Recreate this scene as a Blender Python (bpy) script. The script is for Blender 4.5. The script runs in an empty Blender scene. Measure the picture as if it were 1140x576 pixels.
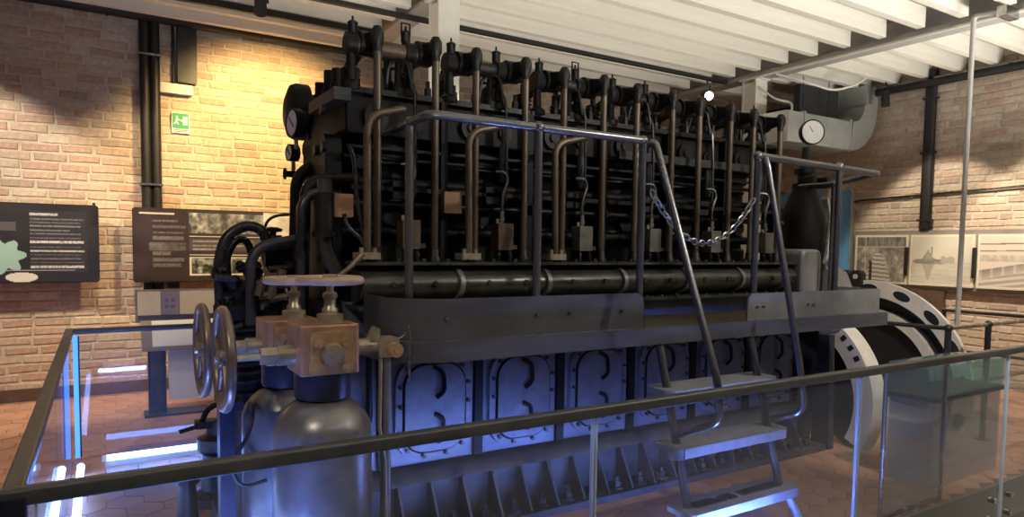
import bpy, math, random
from mathutils import Vector, Matrix
random.seed(7)
PI = math.pi
SC = bpy.context.scene
COL = SC.collection

# ------------------------------------------------------------------ camera
F_PX, YAW, PITCH, ROLL, CY = 746.0, 0.55078, 0.060601, -0.014159, 321.08
CAM = Vector((0, 0, 1.6))
_fw = Vector((math.sin(YAW)*math.cos(PITCH), math.cos(YAW)*math.cos(PITCH), -math.sin(PITCH)))
_r = Vector((math.cos(YAW), -math.sin(YAW), 0))
_d = _fw.cross(_r)
_r2 = _r*math.cos(ROLL) + _d*math.sin(ROLL)
_d2 = -_r*math.sin(ROLL) + _d*math.cos(ROLL)
cd = bpy.data.cameras.new('camera')
cam = bpy.data.objects.new('camera', cd); COL.objects.link(cam)
m3 = Matrix((_r2, -_d2, -_fw)).transposed()
cam.matrix_world = Matrix.Translation(CAM) @ m3.to_4x4()
cd.sensor_fit = 'HORIZONTAL'; cd.sensor_width = 36
cd.lens = F_PX/1140*36
cd.shift_y = (CY-288)/1140
cd.clip_start = 0.05
SC.camera = cam

def ray(u, v):
    return _r2*((u-570)/F_PX) + _d2*((v-CY)/F_PX) + _fw
def aty(u, v, y):
    r = ray(u, v); return CAM + r*((y-CAM.y)/r.y)
def atx(u, v, x):
    r = ray(u, v); return CAM + r*((x-CAM.x)/r.x)
def atz(u, v, z):
    r = ray(u, v); return CAM + r*((z-CAM.z)/r.z)
def px(p):
    q = Vector(p)-CAM
    w = q.dot(_fw)
    if w < .05: return None
    return 570+F_PX*q.dot(_r2)/w, CY+F_PX*q.dot(_d2)/w, w

# ------------------------------------------------------------------ world, lights, exposure
SC.view_settings.view_transform = 'Standard'
SC.view_settings.look = 'None'
SC.view_settings.gamma = 1
SC.view_settings.use_curve_mapping = False
SC.view_settings.exposure = 0.6
SC.cycles.use_denoising = True
wd = bpy.data.worlds.new('world'); SC.world = wd; wd.use_nodes = True
wd.node_tree.nodes['Background'].inputs[0].default_value = (1, .93, .85, 1)
wd.node_tree.nodes['Background'].inputs[1].default_value = 0.05

def light(kind, name, loc, target, power, col, **kw):
    l = bpy.data.lights.new(name, kind); l.energy = power; l.color = col
    for k, v in kw.items(): setattr(l, k, v)
    o = bpy.data.objects.new(name, l); COL.objects.link(o); o.location = loc
    if target is not None:
        o.rotation_euler = (Vector(target)-Vector(loc)).to_track_quat('-Z', 'Y').to_euler()
    return o
WARM = (1, .86, .66)
AMBER = (1, .66, .26)
# added unseen fill panels that brighten the joists and the visitors' side
light('AREA', 'joist_fill_front', (4.6, -.8, 1.2), (4.6, 3, 4.9), 150, (1, .96, .88), shape='RECTANGLE', size=9, size_y=.3, spread=1.15)
light('AREA', 'joist_fill_right', (8.35, 2.6, 2.9), (8.35, 2.6, 5), 12, (1, .95, .88), shape='RECTANGLE', size=.25, size_y=5)
light('AREA', 'joist_fill_rear', (3.6, 5.6, 2.9), (3.6, 5.6, 5), 10, (1, .95, .85), shape='RECTANGLE', size=5, size_y=.25)
light('AREA', 'hall_fill_down', (3.5, -0.8, 3.7), (3.5, 1.5, 0), 16, (1, .93, .86), shape='RECTANGLE', size=6, size_y=.4)
# track spots aimed at the walls and at the machines
light('SPOT', 'spot_wall_amber', (1.5, 6.6, 3.75), (1.7, 8.2, 2.35), 320, AMBER, spot_size=1.75, spot_blend=.7, shadow_soft_size=.04)
light('SPOT', 'spot_wall_warm', (.15, 6.2, 3.75), (.45, 8.2, 1.2), 130, (1, .76, .48), spot_size=1.15, spot_blend=.5, shadow_soft_size=.04)
light('SPOT', 'spot_wall_panel', (-1.5, 6.3, 3.75), (-1.1, 8.2, 1.35), 250, (1, .84, .66), spot_size=1.2, spot_blend=.35, shadow_soft_size=.04)
light('SPOT', 'spot_pictures', (7.75, 4.5, 3.75), (9.3, 4.5, 1.1), 150, (1, .84, .64), spot_size=1.05, spot_blend=.3, shadow_soft_size=.04)
light('SPOT', 'spot_pictures_near', (7.75, 3.2, 3.75), (9.3, 3.2, .8), 260, (1, .84, .64), spot_size=1.15, spot_blend=.35, shadow_soft_size=.04)
light('SPOT', 'spot_bottles', (-1.3, .4, 3.8), (.75, 2.8, 1.1), 85, (1, .86, .7), spot_size=.62, spot_blend=.6, shadow_soft_size=.06)
light('SPOT', 'spot_generator', (4.2, .9, 3.75), (5.9, 3.0, .6), 260, (1, .9, .78), spot_size=.8, spot_blend=.6, shadow_soft_size=.06)
light('SPOT', 'spot_engine', (4.6, .2, 3.75), (3.0, 3.4, 1.6), 130, (1, .94, .86), spot_size=1.15, spot_blend=.8, shadow_soft_size=.05)
light('SPOT', 'spot_reflection_fill', (5.6, .2, 3.75), (5.8, .1, -.45), 200, (1, .76, .5), spot_size=1.0, spot_blend=.7, shadow_soft_size=.06)  # added unseen spot: warms the lower floor so the glass reflects it
light('SPOT', 'spot_floor_right', (7.9, 1.6, 3.75), (7.0, 2.6, 0), 110, (1, .84, .72), spot_size=.9, spot_blend=.6, shadow_soft_size=.06)
light('SPOT', 'spot_floor_left', (-1.4, 5.4, 3.8), (-.7, 6.4, 0), 170, (1, .8, .6), spot_size=.9, spot_blend=.6, shadow_soft_size=.06)

# ------------------------------------------------------------------ materials
def mat(name, col, rough=.5, metal=0., var=.25, scale=6., bump=0., col2=None, stretch=None, spec=.5, detail=6, rvar=.12):
    m = bpy.data.materials.new(name); m.use_nodes = True
    nt = m.node_tree; b = nt.nodes['Principled BSDF']
    b.inputs['Metallic'].default_value = metal
    b.inputs['Specular IOR Level'].default_value = spec
    tc = nt.nodes.new('ShaderNodeTexCoord')
    mp = nt.nodes.new('ShaderNodeMapping'); nt.links.new(tc.outputs['Object'], mp.inputs[0])
    if stretch: mp.inputs['Scale'].default_value = stretch
    nz = nt.nodes.new('ShaderNodeTexNoise'); nz.inputs['Scale'].default_value = scale; nz.inputs['Detail'].default_value = detail
    nz.inputs['Roughness'].default_value = .65
    nt.links.new(mp.outputs[0], nz.inputs['Vector'])
    cr = nt.nodes.new('ShaderNodeValToRGB')
    c2 = col2 or tuple(min(1, c*(1+var)) for c in col)
    c1 = col if col2 else tuple(c*(1-var) for c in col)
    cr.color_ramp.elements[0].position = .3; cr.color_ramp.elements[1].position = .7
    cr.color_ramp.elements[0].color = (*c1, 1); cr.color_ramp.elements[1].color = (*c2, 1)
    nt.links.new(nz.outputs[0], cr.inputs[0]); nt.links.new(cr.outputs[0], b.inputs['Base Color'])
    mr = nt.nodes.new('ShaderNodeMapRange'); mr.inputs[3].default_value = max(.03, rough-rvar); mr.inputs[4].default_value = min(1, rough+rvar)
    nt.links.new(nz.outputs[0], mr.inputs[0]); nt.links.new(mr.outputs[0], b.inputs['Roughness'])
    if bump:
        bp = nt.nodes.new('ShaderNodeBump'); bp.inputs['Strength'].default_value = bump; bp.inputs['Distance'].default_value = .01
        nt.links.new(nz.outputs[0], bp.inputs['Height']); nt.links.new(bp.outputs[0], b.inputs['Normal'])
    return m

def emis(name, col, s):
    m = bpy.data.materials.new(name); m.use_nodes = True
    b = m.node_tree.nodes['Principled BSDF']
    b.inputs['Base Color'].default_value = (*col, 1)
    b.inputs['Emission Color'].default_value = (*col, 1); b.inputs['Emission Strength'].default_value = s
    return m

def glass(name, tint, haze=.02):
    m = bpy.data.materials.new(name); m.use_nodes = True
    nt = m.node_tree; out = nt.nodes['Material Output']; nt.nodes.remove(nt.nodes['Principled BSDF'])
    tr = nt.nodes.new('ShaderNodeBsdfTransparent'); tr.inputs[0].default_value = (*tint, 1)
    gl = nt.nodes.new('ShaderNodeBsdfGlossy'); gl.inputs['Roughness'].default_value = .02
    df = nt.nodes.new('ShaderNodeBsdfDiffuse'); df.inputs[0].default_value = (.8, .85, .9, 1)
    lw = nt.nodes.new('ShaderNodeLayerWeight'); lw.inputs['Blend'].default_value = .5
    pw = nt.nodes.new('ShaderNodeMath'); pw.operation = 'POWER'; pw.inputs[1].default_value = 4.5; nt.links.new(lw.outputs['Facing'], pw.inputs[0])
    fr = nt.nodes.new('ShaderNodeMapRange'); fr.inputs[3].default_value = .028; fr.inputs[4].default_value = .7; nt.links.new(pw.outputs[0], fr.inputs[0])
    mx0 = nt.nodes.new('ShaderNodeMixShader'); mx0.inputs[0].default_value = haze
    nt.links.new(tr.outputs[0], mx0.inputs[1]); nt.links.new(df.outputs[0], mx0.inputs[2])
    mx = nt.nodes.new('ShaderNodeMixShader')
    nt.links.new(fr.outputs[0], mx.inputs[0]); nt.links.new(mx0.outputs[0], mx.inputs[1]); nt.links.new(gl.outputs[0], mx.inputs[2])
    nt.links.new(mx.outputs[0], out.inputs[0])
    return m

M = {}
M['black'] = mat('black_engine_paint', (.007, .0067, .0064), .5, 0, .5, 9, .15, spec=.22)
M['black2'] = mat('greasy_black_iron', (.013, .0115, .01), .42, .2, .5, 14, .3, spec=.35)
M['dark'] = mat('dark_grey_paint', (.035, .035, .038), .4, .1, .35, 8, .12)
M['case'] = mat('grey_crankcase_paint', (.15, .16, .2), .38, .1, .3, 7, .12)
M['bed'] = mat('worn_bedplate_paint', (.07, .07, .078), .5, .1, .4, 10, .2)
M['cam'] = mat('oily_grey_iron', (.075, .075, .064), .3, .4, .4, 7, .15)
M['pump'] = mat('grey_pump_casting', (.15, .14, .125), .42, .3, .3, 12, .1)
M['rod'] = mat('oiled_brown_steel', (.13, .1, .072), .36, .6, .35, 5, .05, stretch=(1, 1, .15))
M['brown'] = mat('brown_oxide_iron', (.1, .066, .045), .45, .3, .35, 9, .1)
M['steel'] = mat('bright_steel', (.42, .42, .41), .25, 1, .2, 12, .03)
M['pipe'] = mat('dark_pipe_steel', (.05, .048, .046), .28, .6, .3, 10, .05)
M['rail'] = mat('polished_dark_tube', (.17, .17, .175), .26, .8, .1, 5, 0, rvar=.04)
M['toe'] = mat('walkway_plate_dark', (.1, .1, .108), .36, .3, .35, 5, .08, stretch=(.3, 1, 1))
M['toe2'] = mat('walkway_plate_grey', (.2, .2, .2), .45, .3, .2, 6, .06)
M['deck'] = mat('oily_deck_plate', (.12, .1, .06), .4, .4, .4, 8, .15)
M['bottle'] = mat('scuffed_grey_bottle', (.24, .235, .23), .33, .55, .3, 7, .12)
M['collar'] = mat('navy_collar', (.025, .028, .05), .4, .2, .3, 8)
M['bronze'] = mat('dull_bronze', (.42, .245, .145), .4, .45, .25, 10, .1)
M['bronze2'] = mat('pale_bronze', (.55, .37, .19), .38, .6, .25, 12, .1)
M['brass'] = mat('grey_brass', (.4, .35, .25), .35, .6, .25, 14, .1)
M['wheel'] = mat('handwheel_iron', (.22, .17, .14), .34, .5, .3, 8, .08)
M['tan'] = mat('worn_tan_handwheel', (.5, .36, .25), .5, .1, .2, 9, .1)
M['gface'] = mat('gauge_face', (.75, .74, .7), .4, 0, .06, 20)
M['white'] = mat('white_paint', (.72, .7, .62), .55, 0, .06, 5, .04)
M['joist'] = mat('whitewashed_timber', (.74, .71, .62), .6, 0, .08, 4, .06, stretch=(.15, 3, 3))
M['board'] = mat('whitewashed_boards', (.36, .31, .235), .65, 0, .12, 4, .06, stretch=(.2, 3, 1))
M['steelbeam'] = mat('grey_painted_steel', (.42, .41, .39), .5, .1, .08, 5)
M['galv'] = mat('galvanised_sheet', (.5, .53, .52), .42, .6, .12, 5)
M['pale'] = mat('pale_grey_pole', (.5, .49, .46), .35, .2, .1, 8)
M['blackpl'] = mat('black_plastic', (.018, .018, .02), .42, 0, .2, 8)
M['track'] = mat('black_track', (.012, .012, .013), .5, 0, .2, 8)
M['mortar'] = mat('lime_mortar', (.52, .45, .355), .9, 0, .18, 12, .4)
M['mortar_r'] = mat('grey_lime_mortar', (.47, .41, .35), .9, 0, .18, 12, .4)
BR = [mat('brick_%s' % n, c, .88, 0, .22, 18, .5) for n, c in
      (('buff', (.5, .41, .305)), ('pink', (.48, .365, .275)), ('red', (.44, .305, .225)), ('sand', (.53, .45, .345)), ('brown', (.39, .3, .23)))]
M['tile'] = mat('terracotta_tile', (.5, .275, .185), .4, 0, .2, 3, .05)
M['tile2'] = mat('terracotta_tile_dark', (.44, .235, .155), .42, 0, .22, 3, .05)
M['grout'] = mat('tile_grout', (.25, .14, .1), .7, 0, .2, 12)
M['lowfloor'] = mat('grey_concrete', (.3, .29, .27), .6, 0, .15, 4, .1)
M['fascia'] = mat('grey_plinth_paint', (.2, .2, .18), .5, 0, .08, 3)
M['handrail'] = mat('dark_bronze_rail', (.1, .105, .1), .38, .4, .2, 8)
M['navy'] = mat('navy_post', (.02, .022, .045), .4, .3, .2, 8)
M['glass'] = glass('balustrade_glass', (.93, .95, .97), .035)  # pale diffuse share paints the hazy room reflections into the panes
M['teal'] = glass('teal_glass', (.72, .9, .88), .06)
M['frost'] = glass('frosted_acrylic', (.92, .92, .9), .2)
M['edge'] = mat('polished_glass_edge', (.62, .74, .86), .15, 0, .1, 6)
M['ledblue'] = emis('led_tube_blue', (.13, .3, 1.0), 16)
M['ledflood'] = emis('led_flood_blue', (.22, .34, 1.0), 110)
M['ledleft'] = emis('led_tube_left', (.25, .42, 1.0), 12)
M['ledmid'] = emis('led_tube_deep_blue', (.14, .26, 1.0), 150)
M['ledstrip'] = emis('led_strip_blue', (.06, .25, 1.0), 1.3)
M['lamp'] = emis('lamp_lens', (1, .9, .72), 40)
M['green'] = mat('sign_green', (.02, .3, .13), .5, 0, .05, 5)
M['signwhite'] = mat('sign_white', (.8, .82, .78), .5, 0, .03, 5)
M['blue'] = mat('pale_blue_panel', (.14, .4, .72), .5, 0, .06, 4)
M['genpale'] = mat('pale_generator_paint', (.66, .63, .57), .45, .1, .15, 6, .05)
M['genface'] = mat('dark_generator_iron', (.02, .021, .027), .5, .2, .3, 8)
M['step'] = mat('worn_step_paint', (.27, .27, .29), .5, .2, .2, 10, .1)
M['frame'] = mat('grey_board_frame', (.22, .2, .19), .6, 0, .15, 6)
M['beige'] = mat('beige_display_card', (.74, .66, .46), .6, 0, .08, 4)
M['niche'] = mat('brown_niche_wood', (.1, .06, .045), .6, 0, .3, 6)
M['chain'] = mat('chain_steel', (.3, .29, .27), .35, .8, .2, 20)

# ------------------------------------------------------------------ mesh builder
ORIG = {}
def fillet(path, rad, n=5):
    P = [Vector(p) for p in path]; out = [P[0]]
    for i in range(1, len(P)-1):
        a, b, c = P[i-1], P[i], P[i+1]
        d1 = (a-b); d2 = (c-b)
        r = min(rad, d1.length*.49, d2.length*.49)
        s = b + d1.normalized()*r; e = b + d2.normalized()*r
        for k in range(n+1):
            t = k/n
            out.append(s*(1-t)**2 + b*2*t*(1-t) + e*t*t)
    out.append(P[-1])
    return out

class MB:
    def __init__(s): s.v = []; s.f = []; s.mi = []; s.cur = 0
    def face(s, idx): s.f.append(idx); s.mi.append(s.cur)
    def box(s, a, b):
        (x0, y0, z0), (x1, y1, z1) = a, b; n = len(s.v)
        s.v += [(x0, y0, z0), (x1, y0, z0), (x1, y1, z0), (x0, y1, z0), (x0, y0, z1), (x1, y0, z1), (x1, y1, z1), (x0, y1, z1)]
        for q in ((0, 3, 2, 1), (4, 5, 6, 7), (0, 1, 5, 4), (1, 2, 6, 5), (2, 3, 7, 6), (3, 0, 4, 7)): s.face([n+i for i in q])
        return s
    def rbox(s, a, b, r=.01, ax=1):
        """box with the four edges along axis ax rounded"""
        lo = [a[i] for i in range(3) if i != ax]; hi = [b[i] for i in range(3) if i != ax]
        pts = rrect(lo[0], lo[1], hi[0], hi[1], r, 3)
        return s.prism(pts, ax, a[ax], b[ax])
    def prism(s, pts, ax, c0, c1):
        n = len(s.v); k = len(pts)
        for c in (c0, c1):
            for p in pts:
                q = list(p); q.insert(ax, c); s.v.append(tuple(q))
        s.face(list(range(n, n+k))[::-1]); s.face(list(range(n+k, n+2*k)))
        for i in range(k): j = (i+1) % k; s.face([n+i, n+j, n+k+j, n+k+i])
        return s
    def cyl(s, p0, p1, r0, r1=None, seg=14, caps=True):
        r1 = r0 if r1 is None else r1
        p0 = Vector(p0); p1 = Vector(p1); d = (p1-p0).normalized()
        a = d.orthogonal().normalized(); b = d.cross(a); n = len(s.v)
        for p, r in ((p0, r0), (p1, r1)):
            for i in range(seg):
                t = 2*PI*i/seg; s.v.append(tuple(p + (a*math.cos(t)+b*math.sin(t))*r))
        for i in range(seg): j = (i+1) % seg; s.face([n+i, n+j, n+seg+j, n+seg+i])
        if caps: s.face(list(range(n, n+seg))[::-1]); s.face(list(range(n+seg, n+2*seg)))
        return s
    def lathe(s, prof, o, axis=(0, 0, 1), seg=24, a0=0, a1=2*PI, ref=None):
        """prof = [(radius, height)...] about axis through o"""
        o = Vector(o); d = Vector(axis).normalized()
        a = (Vector(ref) if ref else d.orthogonal()).normalized(); b = d.cross(a); n = len(s.v)
        full = abs(a1-a0-2*PI) < 1e-6; k = seg if full else seg+1
        for r, h in prof:
            for i in range(k):
                t = a0+(a1-a0)*i/seg; s.v.append(tuple(o + d*h + (a*math.cos(t)+b*math.sin(t))*max(r, 1e-4)))
        for q in range(len(prof)-1):
            for i in range(seg):
                j = (i+1) % k; s.face([n+q*k+i, n+q*k+j, n+(q+1)*k+j, n+(q+1)*k+i])
        return s
    def tube(s, path, r, seg=8, closed=False):
        P = [Vector(p) for p in path]
        Q = [P[0]]
        for p in P[1:]:
            if (p-Q[-1]).length > 1e-5: Q.append(p)
        P = Q; n0 = len(s.v); k = len(P)
        T = []
        for i in range(k):
            if closed: t = P[(i+1) % k]-P[i-1]
            else: t = P[min(i+1, k-1)]-P[max(i-1, 0)]
            T.append(t.normalized())
        a = T[0].orthogonal().normalized()
        for i in range(k):
            a = (a - T[i]*a.dot(T[i])).normalized(); b = T[i].cross(a)
            for j in range(seg):
                t = 2*PI*j/seg; s.v.append(tuple(P[i]+(a*math.cos(t)+b*math.sin(t))*r))
        for i in range(k if closed else k-1):
            i2 = (i+1) % k
            for j in range(seg):
                j2 = (j+1) % seg; s.face([n0+i*seg+j, n0+i*seg+j2, n0+i2*seg+j2, n0+i2*seg+j])
        if not closed: s.face(list(range(n0, n0+seg))[::-1]); s.face(list(range(n0+(k-1)*seg, n0+k*seg)))
        return s
    def torus(s, o, axis, R, r, seg=32, ps=8):
        d = Vector(axis).normalized(); a = d.orthogonal().normalized(); b = d.cross(a); o = Vector(o)
        return s.tube([o+(a*math.cos(2*PI*i/seg)+b*math.sin(2*PI*i/seg))*R for i in range(seg)], r, ps, True)
    def sphere(s, o, r, seg=12, sc=(1, 1, 1)):
        n = len(s.v); rings = seg//2
        for i in range(1, rings):
            ph = PI*i/rings
            for j in range(seg):
                t = 2*PI*j/seg; s.v.append((o[0]+r*sc[0]*math.sin(ph)*math.cos(t), o[1]+r*sc[1]*math.sin(ph)*math.sin(t), o[2]+r*sc[2]*math.cos(ph)))
        for i in range(rings-2):
            for j in range(seg):
                j2 = (j+1) % seg; s.face([n+i*seg+j, n+(i+1)*seg+j, n+(i+1)*seg+j2, n+i*seg+j2])
        t = len(s.v); s.v += [(o[0], o[1], o[2]+r*sc[2]), (o[0], o[1], o[2]-r*sc[2])]
        for j in range(seg):
            j2 = (j+1) % seg; s.face([t, n+j, n+j2]); s.face([t+1, n+(rings-2)*seg+j2, n+(rings-2)*seg+j])
        return s
    def build(s, name, m, parent=None, kind=None, smooth=True, label=None, bevel=0):
        o3 = ORIG.get(parent.name, Vector()) if parent else Vector()
        me = bpy.data.meshes.new(name)
        me.from_pydata([(x-o3.x, y-o3.y, z-o3.z) for x, y, z in s.v], [], s.f)
        ms = m if isinstance(m, (list, tuple)) else [m]
        for k in ms: me.materials.append(M[k] if isinstance(k, str) else k)
        me.polygons.foreach_set('material_index', s.mi)
        if smooth:
            me.polygons.foreach_set('use_smooth', [True]*len(me.polygons))
            me.set_sharp_from_angle(angle=math.radians(38))
        me.update()
        o = bpy.data.objects.new(name, me); COL.objects.link(o)
        if parent: o.parent = parent; ORIG[o.name] = o3
        if kind: o['kind'] = kind
        if label: o['label'] = label
        if bevel:
            b = o.modifiers.new('bevel', 'BEVEL'); b.width = bevel; b.segments = 2; b.limit_method = 'ANGLE'
        return o

def rrect(x0, y0, x1, y1, r, n=4):
    r = min(r, (x1-x0)*.499, (y1-y0)*.499); out = []
    for cx, cy, a in ((x1-r, y1-r, 0), (x0+r, y1-r, PI/2), (x0+r, y0+r, PI), (x1-r, y0+r, 1.5*PI)):
        for k in range(n+1):
            t = a+PI/2*k/n; out.append((cx+r*math.cos(t), cy+r*math.sin(t)))
    return out

def thing(name, label, cat, loc=(0, 0, 0), group=None):
    o = bpy.data.objects.new(name, None); COL.objects.link(o); o.location = loc
    o['label'] = label; o['category'] = cat
    if group: o['group'] = group
    ORIG[o.name] = Vector(loc)
    return o
def tag(o, label, cat, group=None):
    o['label'] = label; o['category'] = cat
    if group: o['group'] = group
    return o
def B(): return MB()

# flat print (posters, photographs): a grid whose colour attribute holds the printed picture
def print_mat():
    m = bpy.data.materials.new('printed_sheet'); m.use_nodes = True
    nt = m.node_tree; b = nt.nodes['Principled BSDF']; b.inputs['Roughness'].default_value = .45
    a = nt.nodes.new('ShaderNodeVertexColor'); a.layer_name = 'print'
    nt.links.new(a.outputs[0], b.inputs['Base Color'])
    return m
M['print'] = print_mat()
def printed(name, o, eu, ev, nu, nv, fn, parent):
    """o = lower-left corner; eu, ev = edge vectors; fn(u,v) -> linear rgb"""
    o = Vector(o); eu = Vector(eu); ev = Vector(ev); o3 = ORIG.get(parent.name, Vector())
    me = bpy.data.meshes.new(name)
    vs = [tuple(o+eu*(i/nu)+ev*(j/nv)-o3) for j in range(nv+1) for i in range(nu+1)]
    fs = [[j*(nu+1)+i, j*(nu+1)+i+1, (j+1)*(nu+1)+i+1, (j+1)*(nu+1)+i] for j in range(nv) for i in range(nu)]
    me.from_pydata(vs, [], fs)
    ca = me.color_attributes.new('print', 'FLOAT_COLOR', 'CORNER')
    cols = []
    for j in range(nv):
        for i in range(nu):
            c = fn((i+.5)/nu, (j+.5)/nv); cols += [c[0], c[1], c[2], 1]*4
    ca.data.foreach_set('color', cols)
    me.materials.append(M['print'])
    ob = bpy.data.objects.new(name, me); COL.objects.link(ob); ob.parent = parent; ORIG[ob.name] = o3
    return ob

# ------------------------------------------------------------------ room shell
YB, XR, YP = 8.2, 9.3, 2.14          # back wall, right wall, platform edge
ZC = 4.1
XL, YF = -3.2, -4.0
ZL = -.45
fl = B().box((XL, YP, -.4), (XR, YB, -.006)).build('floor', 'grout', kind='structure')
pf = B().box((XL, YP-.02, -.45), (XR, YP-.001, .0)).build('trim_1', 'fascia', kind='structure'); pf['label'] = 'grey painted front face of the raised floor'
lf = B().box((XL, YF, ZL-.05), (XR, YP-.02, ZL)).build('floor_lower', 'lowfloor', kind='structure'); lf['label'] = 'grey lower floor in front of the glass'
wb = B().box((XL, YB, -.4), (XR, YB+.25, ZC+.1)).build('wall_back', 'mortar', kind='structure')
wr = B().box((XR, YF, ZL), (XR+.25, YB+.25, ZC+.1)).build('wall_right', 'mortar_r', kind='structure')
wl = B().box((XL-.25, YF, ZL), (XL, YB+.25, ZC+.1)).build('wall_left', 'mortar', kind='structure')
wf = B().box((XL-.25, YF-.25, ZL), (XR+.25, YF, ZC+.1)).build('wall_front', 'mortar', kind='structure')
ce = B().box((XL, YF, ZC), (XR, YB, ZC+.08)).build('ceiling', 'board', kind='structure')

# hexagonal floor tiles
def hexmesh(w, sink=.006):
    mb = B(); R = w/math.sqrt(3)
    top = [(R*math.cos(PI/6+PI/3*i), R*math.sin(PI/6+PI/3*i)) for i in range(6)]
    mb.prism(top, 2, -sink, 0)
    return mb
HW = .2
hb = hexmesh(HW-.005)
hme = []
for k in ('tile', 'tile2'):
    me = bpy.data.meshes.new('floor_tile'); me.from_pydata(hb.v, [], hb.f); me.materials.append(M[k]); me.update(); hme.append(me)
cells = []
dy = HW*math.sqrt(3)/2; j = 0; y = YP+.115
while y < YB-.1:
    x = XL+.1+(HW/2 if j % 2 else 0)
    while x < XR-.1:
        cells.append((x, y)); x += HW
    y += dy; j += 1
def tile_rank(c):
    p = px((c[0], c[1], 0))
    if p is None or not (0 < p[0] < 1140 and 0 < p[1] < 576) or (1.1 < c[0] < 4.9 and c[1] > 3.15) or (c[1] > 3.4 and .9 < c[0] < 8.6): return 1e9
    return p[2]
cells.sort(key=tile_rank)
rest = B()
for i, (x, y) in enumerate(cells):
    dz = random.uniform(-.0012, .0012); rz = random.choice((0, PI/3, 2*PI/3))
    k = 0 if random.random() < .6 else 1
    if i < 300:
        o = bpy.data.objects.new('floor_tile', hme[k]); COL.objects.link(o); o.parent = fl; o.location = (x, y, dz); o.rotation_euler[2] = rz
    else:
        rest.cur = k; n = len(rest.v)
        rest.v += [(a+x, b+y, c+dz) for a, b, c in hb.v]
        for f in hb.f: rest.face([q+n for q in f])
rest.build('floor_tiles_rest', ['tile', 'tile2'], fl, kind='stuff', smooth=False)

# brick courses, proud of the mortar
def brickverts(l, h, d, jit):
    c = .006
    w = lambda: random.uniform(-jit, jit)
    return [(0+w(), 0, 0+w()), (l+w(), 0, 0+w()), (l+w(), 0, h+w()), (0+w(), 0, h+w()),
            (c+w(), -d, c+w()), (l-c+w(), -d, c+w()), (l-c+w(), -d, h-c+w()), (c+w(), -d, h-c+w())]
BF = [(4, 5, 6, 7), (0, 1, 5, 4), (1, 2, 6, 5), (2, 3, 7, 6), (3, 0, 4, 7)]
LENS = [.13, .24, .27, .3]
BH, BC = .071, .092
brick_me = {}
for li, l in enumerate(LENS):
    for c in range(len(BR)):
        for q in range(2):
            me = bpy.data.meshes.new('brick'); me.from_pydata(brickverts(l, BH, .009, .0065), [], BF); me.materials.append(BR[c]); me.update()
            brick_me[(li, c, q)] = me
def brick_wall(wall, length, flip, weights, visible, zmax, vis_key, start):
    L = []
    z = .01; r = 0
    while z < zmax-.08:
        s = start-random.uniform(0, .2)
        while s < length:
            li = random.choices(range(4), (2, 4, 5, 3))[0]
            if s >= start-.1 and s+LENS[li] < length: L.append((s, z, li))
            s += LENS[li]+random.uniform(.016, .03)
        z += BC
    L.sort(key=vis_key)
    rest = B()
    for i, (s, z, li) in enumerate(L):
        c = random.choices(range(5), weights(s, z))[0]; q = random.randint(0, 1); zz = z+random.uniform(-.006, .006)
        ang = random.uniform(-.012, .012)
        if i < 300:
            o = bpy.data.objects.new('brick', brick_me[(li, c, q)]); COL.objects.link(o); o.parent = wall
            if flip: o.location = (XR, YB-s, zz); o.rotation_euler = (0, 0, -PI/2)
            else: o.location = (s, YB, zz)
            o.rotation_euler[1] = ang if not flip else 0
        else:
            n = len(rest.v); rest.cur = c
            for a, b, d in brickverts(LENS[li], BH, .009, .0065):
                rest.v.append((XR+b, YB-s-a, zz+d) if flip else (s+a, YB+b, zz+d))
            for f in BF: rest.face([k+n for k in f])
    rest.build('bricks_rest', BR, wall, kind='stuff', smooth=False)
def kb(t):
    p = px((t[0]+.13, YB, t[1]))
    return p[2] if p and -5 < p[0] < 330 and -5 < p[1] < 452 else 1e9+abs(t[0]-1)
def kr(t):
    p = px((XR, YB-t[0]-.13, t[1]))
    return p[2] if p and 945 < p[0] < 1145 and 40 < p[1] < 450 else 1e9
brick_wall(wb, XR-.02, False, lambda s, z: (5, 5, 2, 4, 1.6) if s > .55 else (3, 5, 3.5, 2.5, 2.2), None, ZC, kb, XL)
brick_wall(wr, 6.2, True, lambda s, z: (4, 4, .7, 4, .7), None, ZC, kr, .02)

# joists, main beams, columns
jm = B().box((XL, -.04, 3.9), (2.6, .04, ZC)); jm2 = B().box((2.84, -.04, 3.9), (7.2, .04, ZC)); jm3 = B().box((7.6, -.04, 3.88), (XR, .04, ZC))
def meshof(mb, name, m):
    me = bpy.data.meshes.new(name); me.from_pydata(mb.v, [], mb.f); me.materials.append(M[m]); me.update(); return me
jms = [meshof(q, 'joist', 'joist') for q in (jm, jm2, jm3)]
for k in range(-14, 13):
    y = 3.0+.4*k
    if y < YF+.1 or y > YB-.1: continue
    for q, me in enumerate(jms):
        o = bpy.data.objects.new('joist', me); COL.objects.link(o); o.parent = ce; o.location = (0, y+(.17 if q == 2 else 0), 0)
bm = B().box((7.26, YF, 3.86), (7.54, YB, 3.9)); bm.box((7.38, YF, 3.9), (7.42, YB, ZC)); bm.build('beam', 'steelbeam', ce)
bm = B().box((2.62, YF, 3.875), (2.82, YB, 3.91)); bm.box((2.7, YF, 3.9), (2.74, YB, ZC)); bm.build('beam', 'steelbeam', ce)
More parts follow.
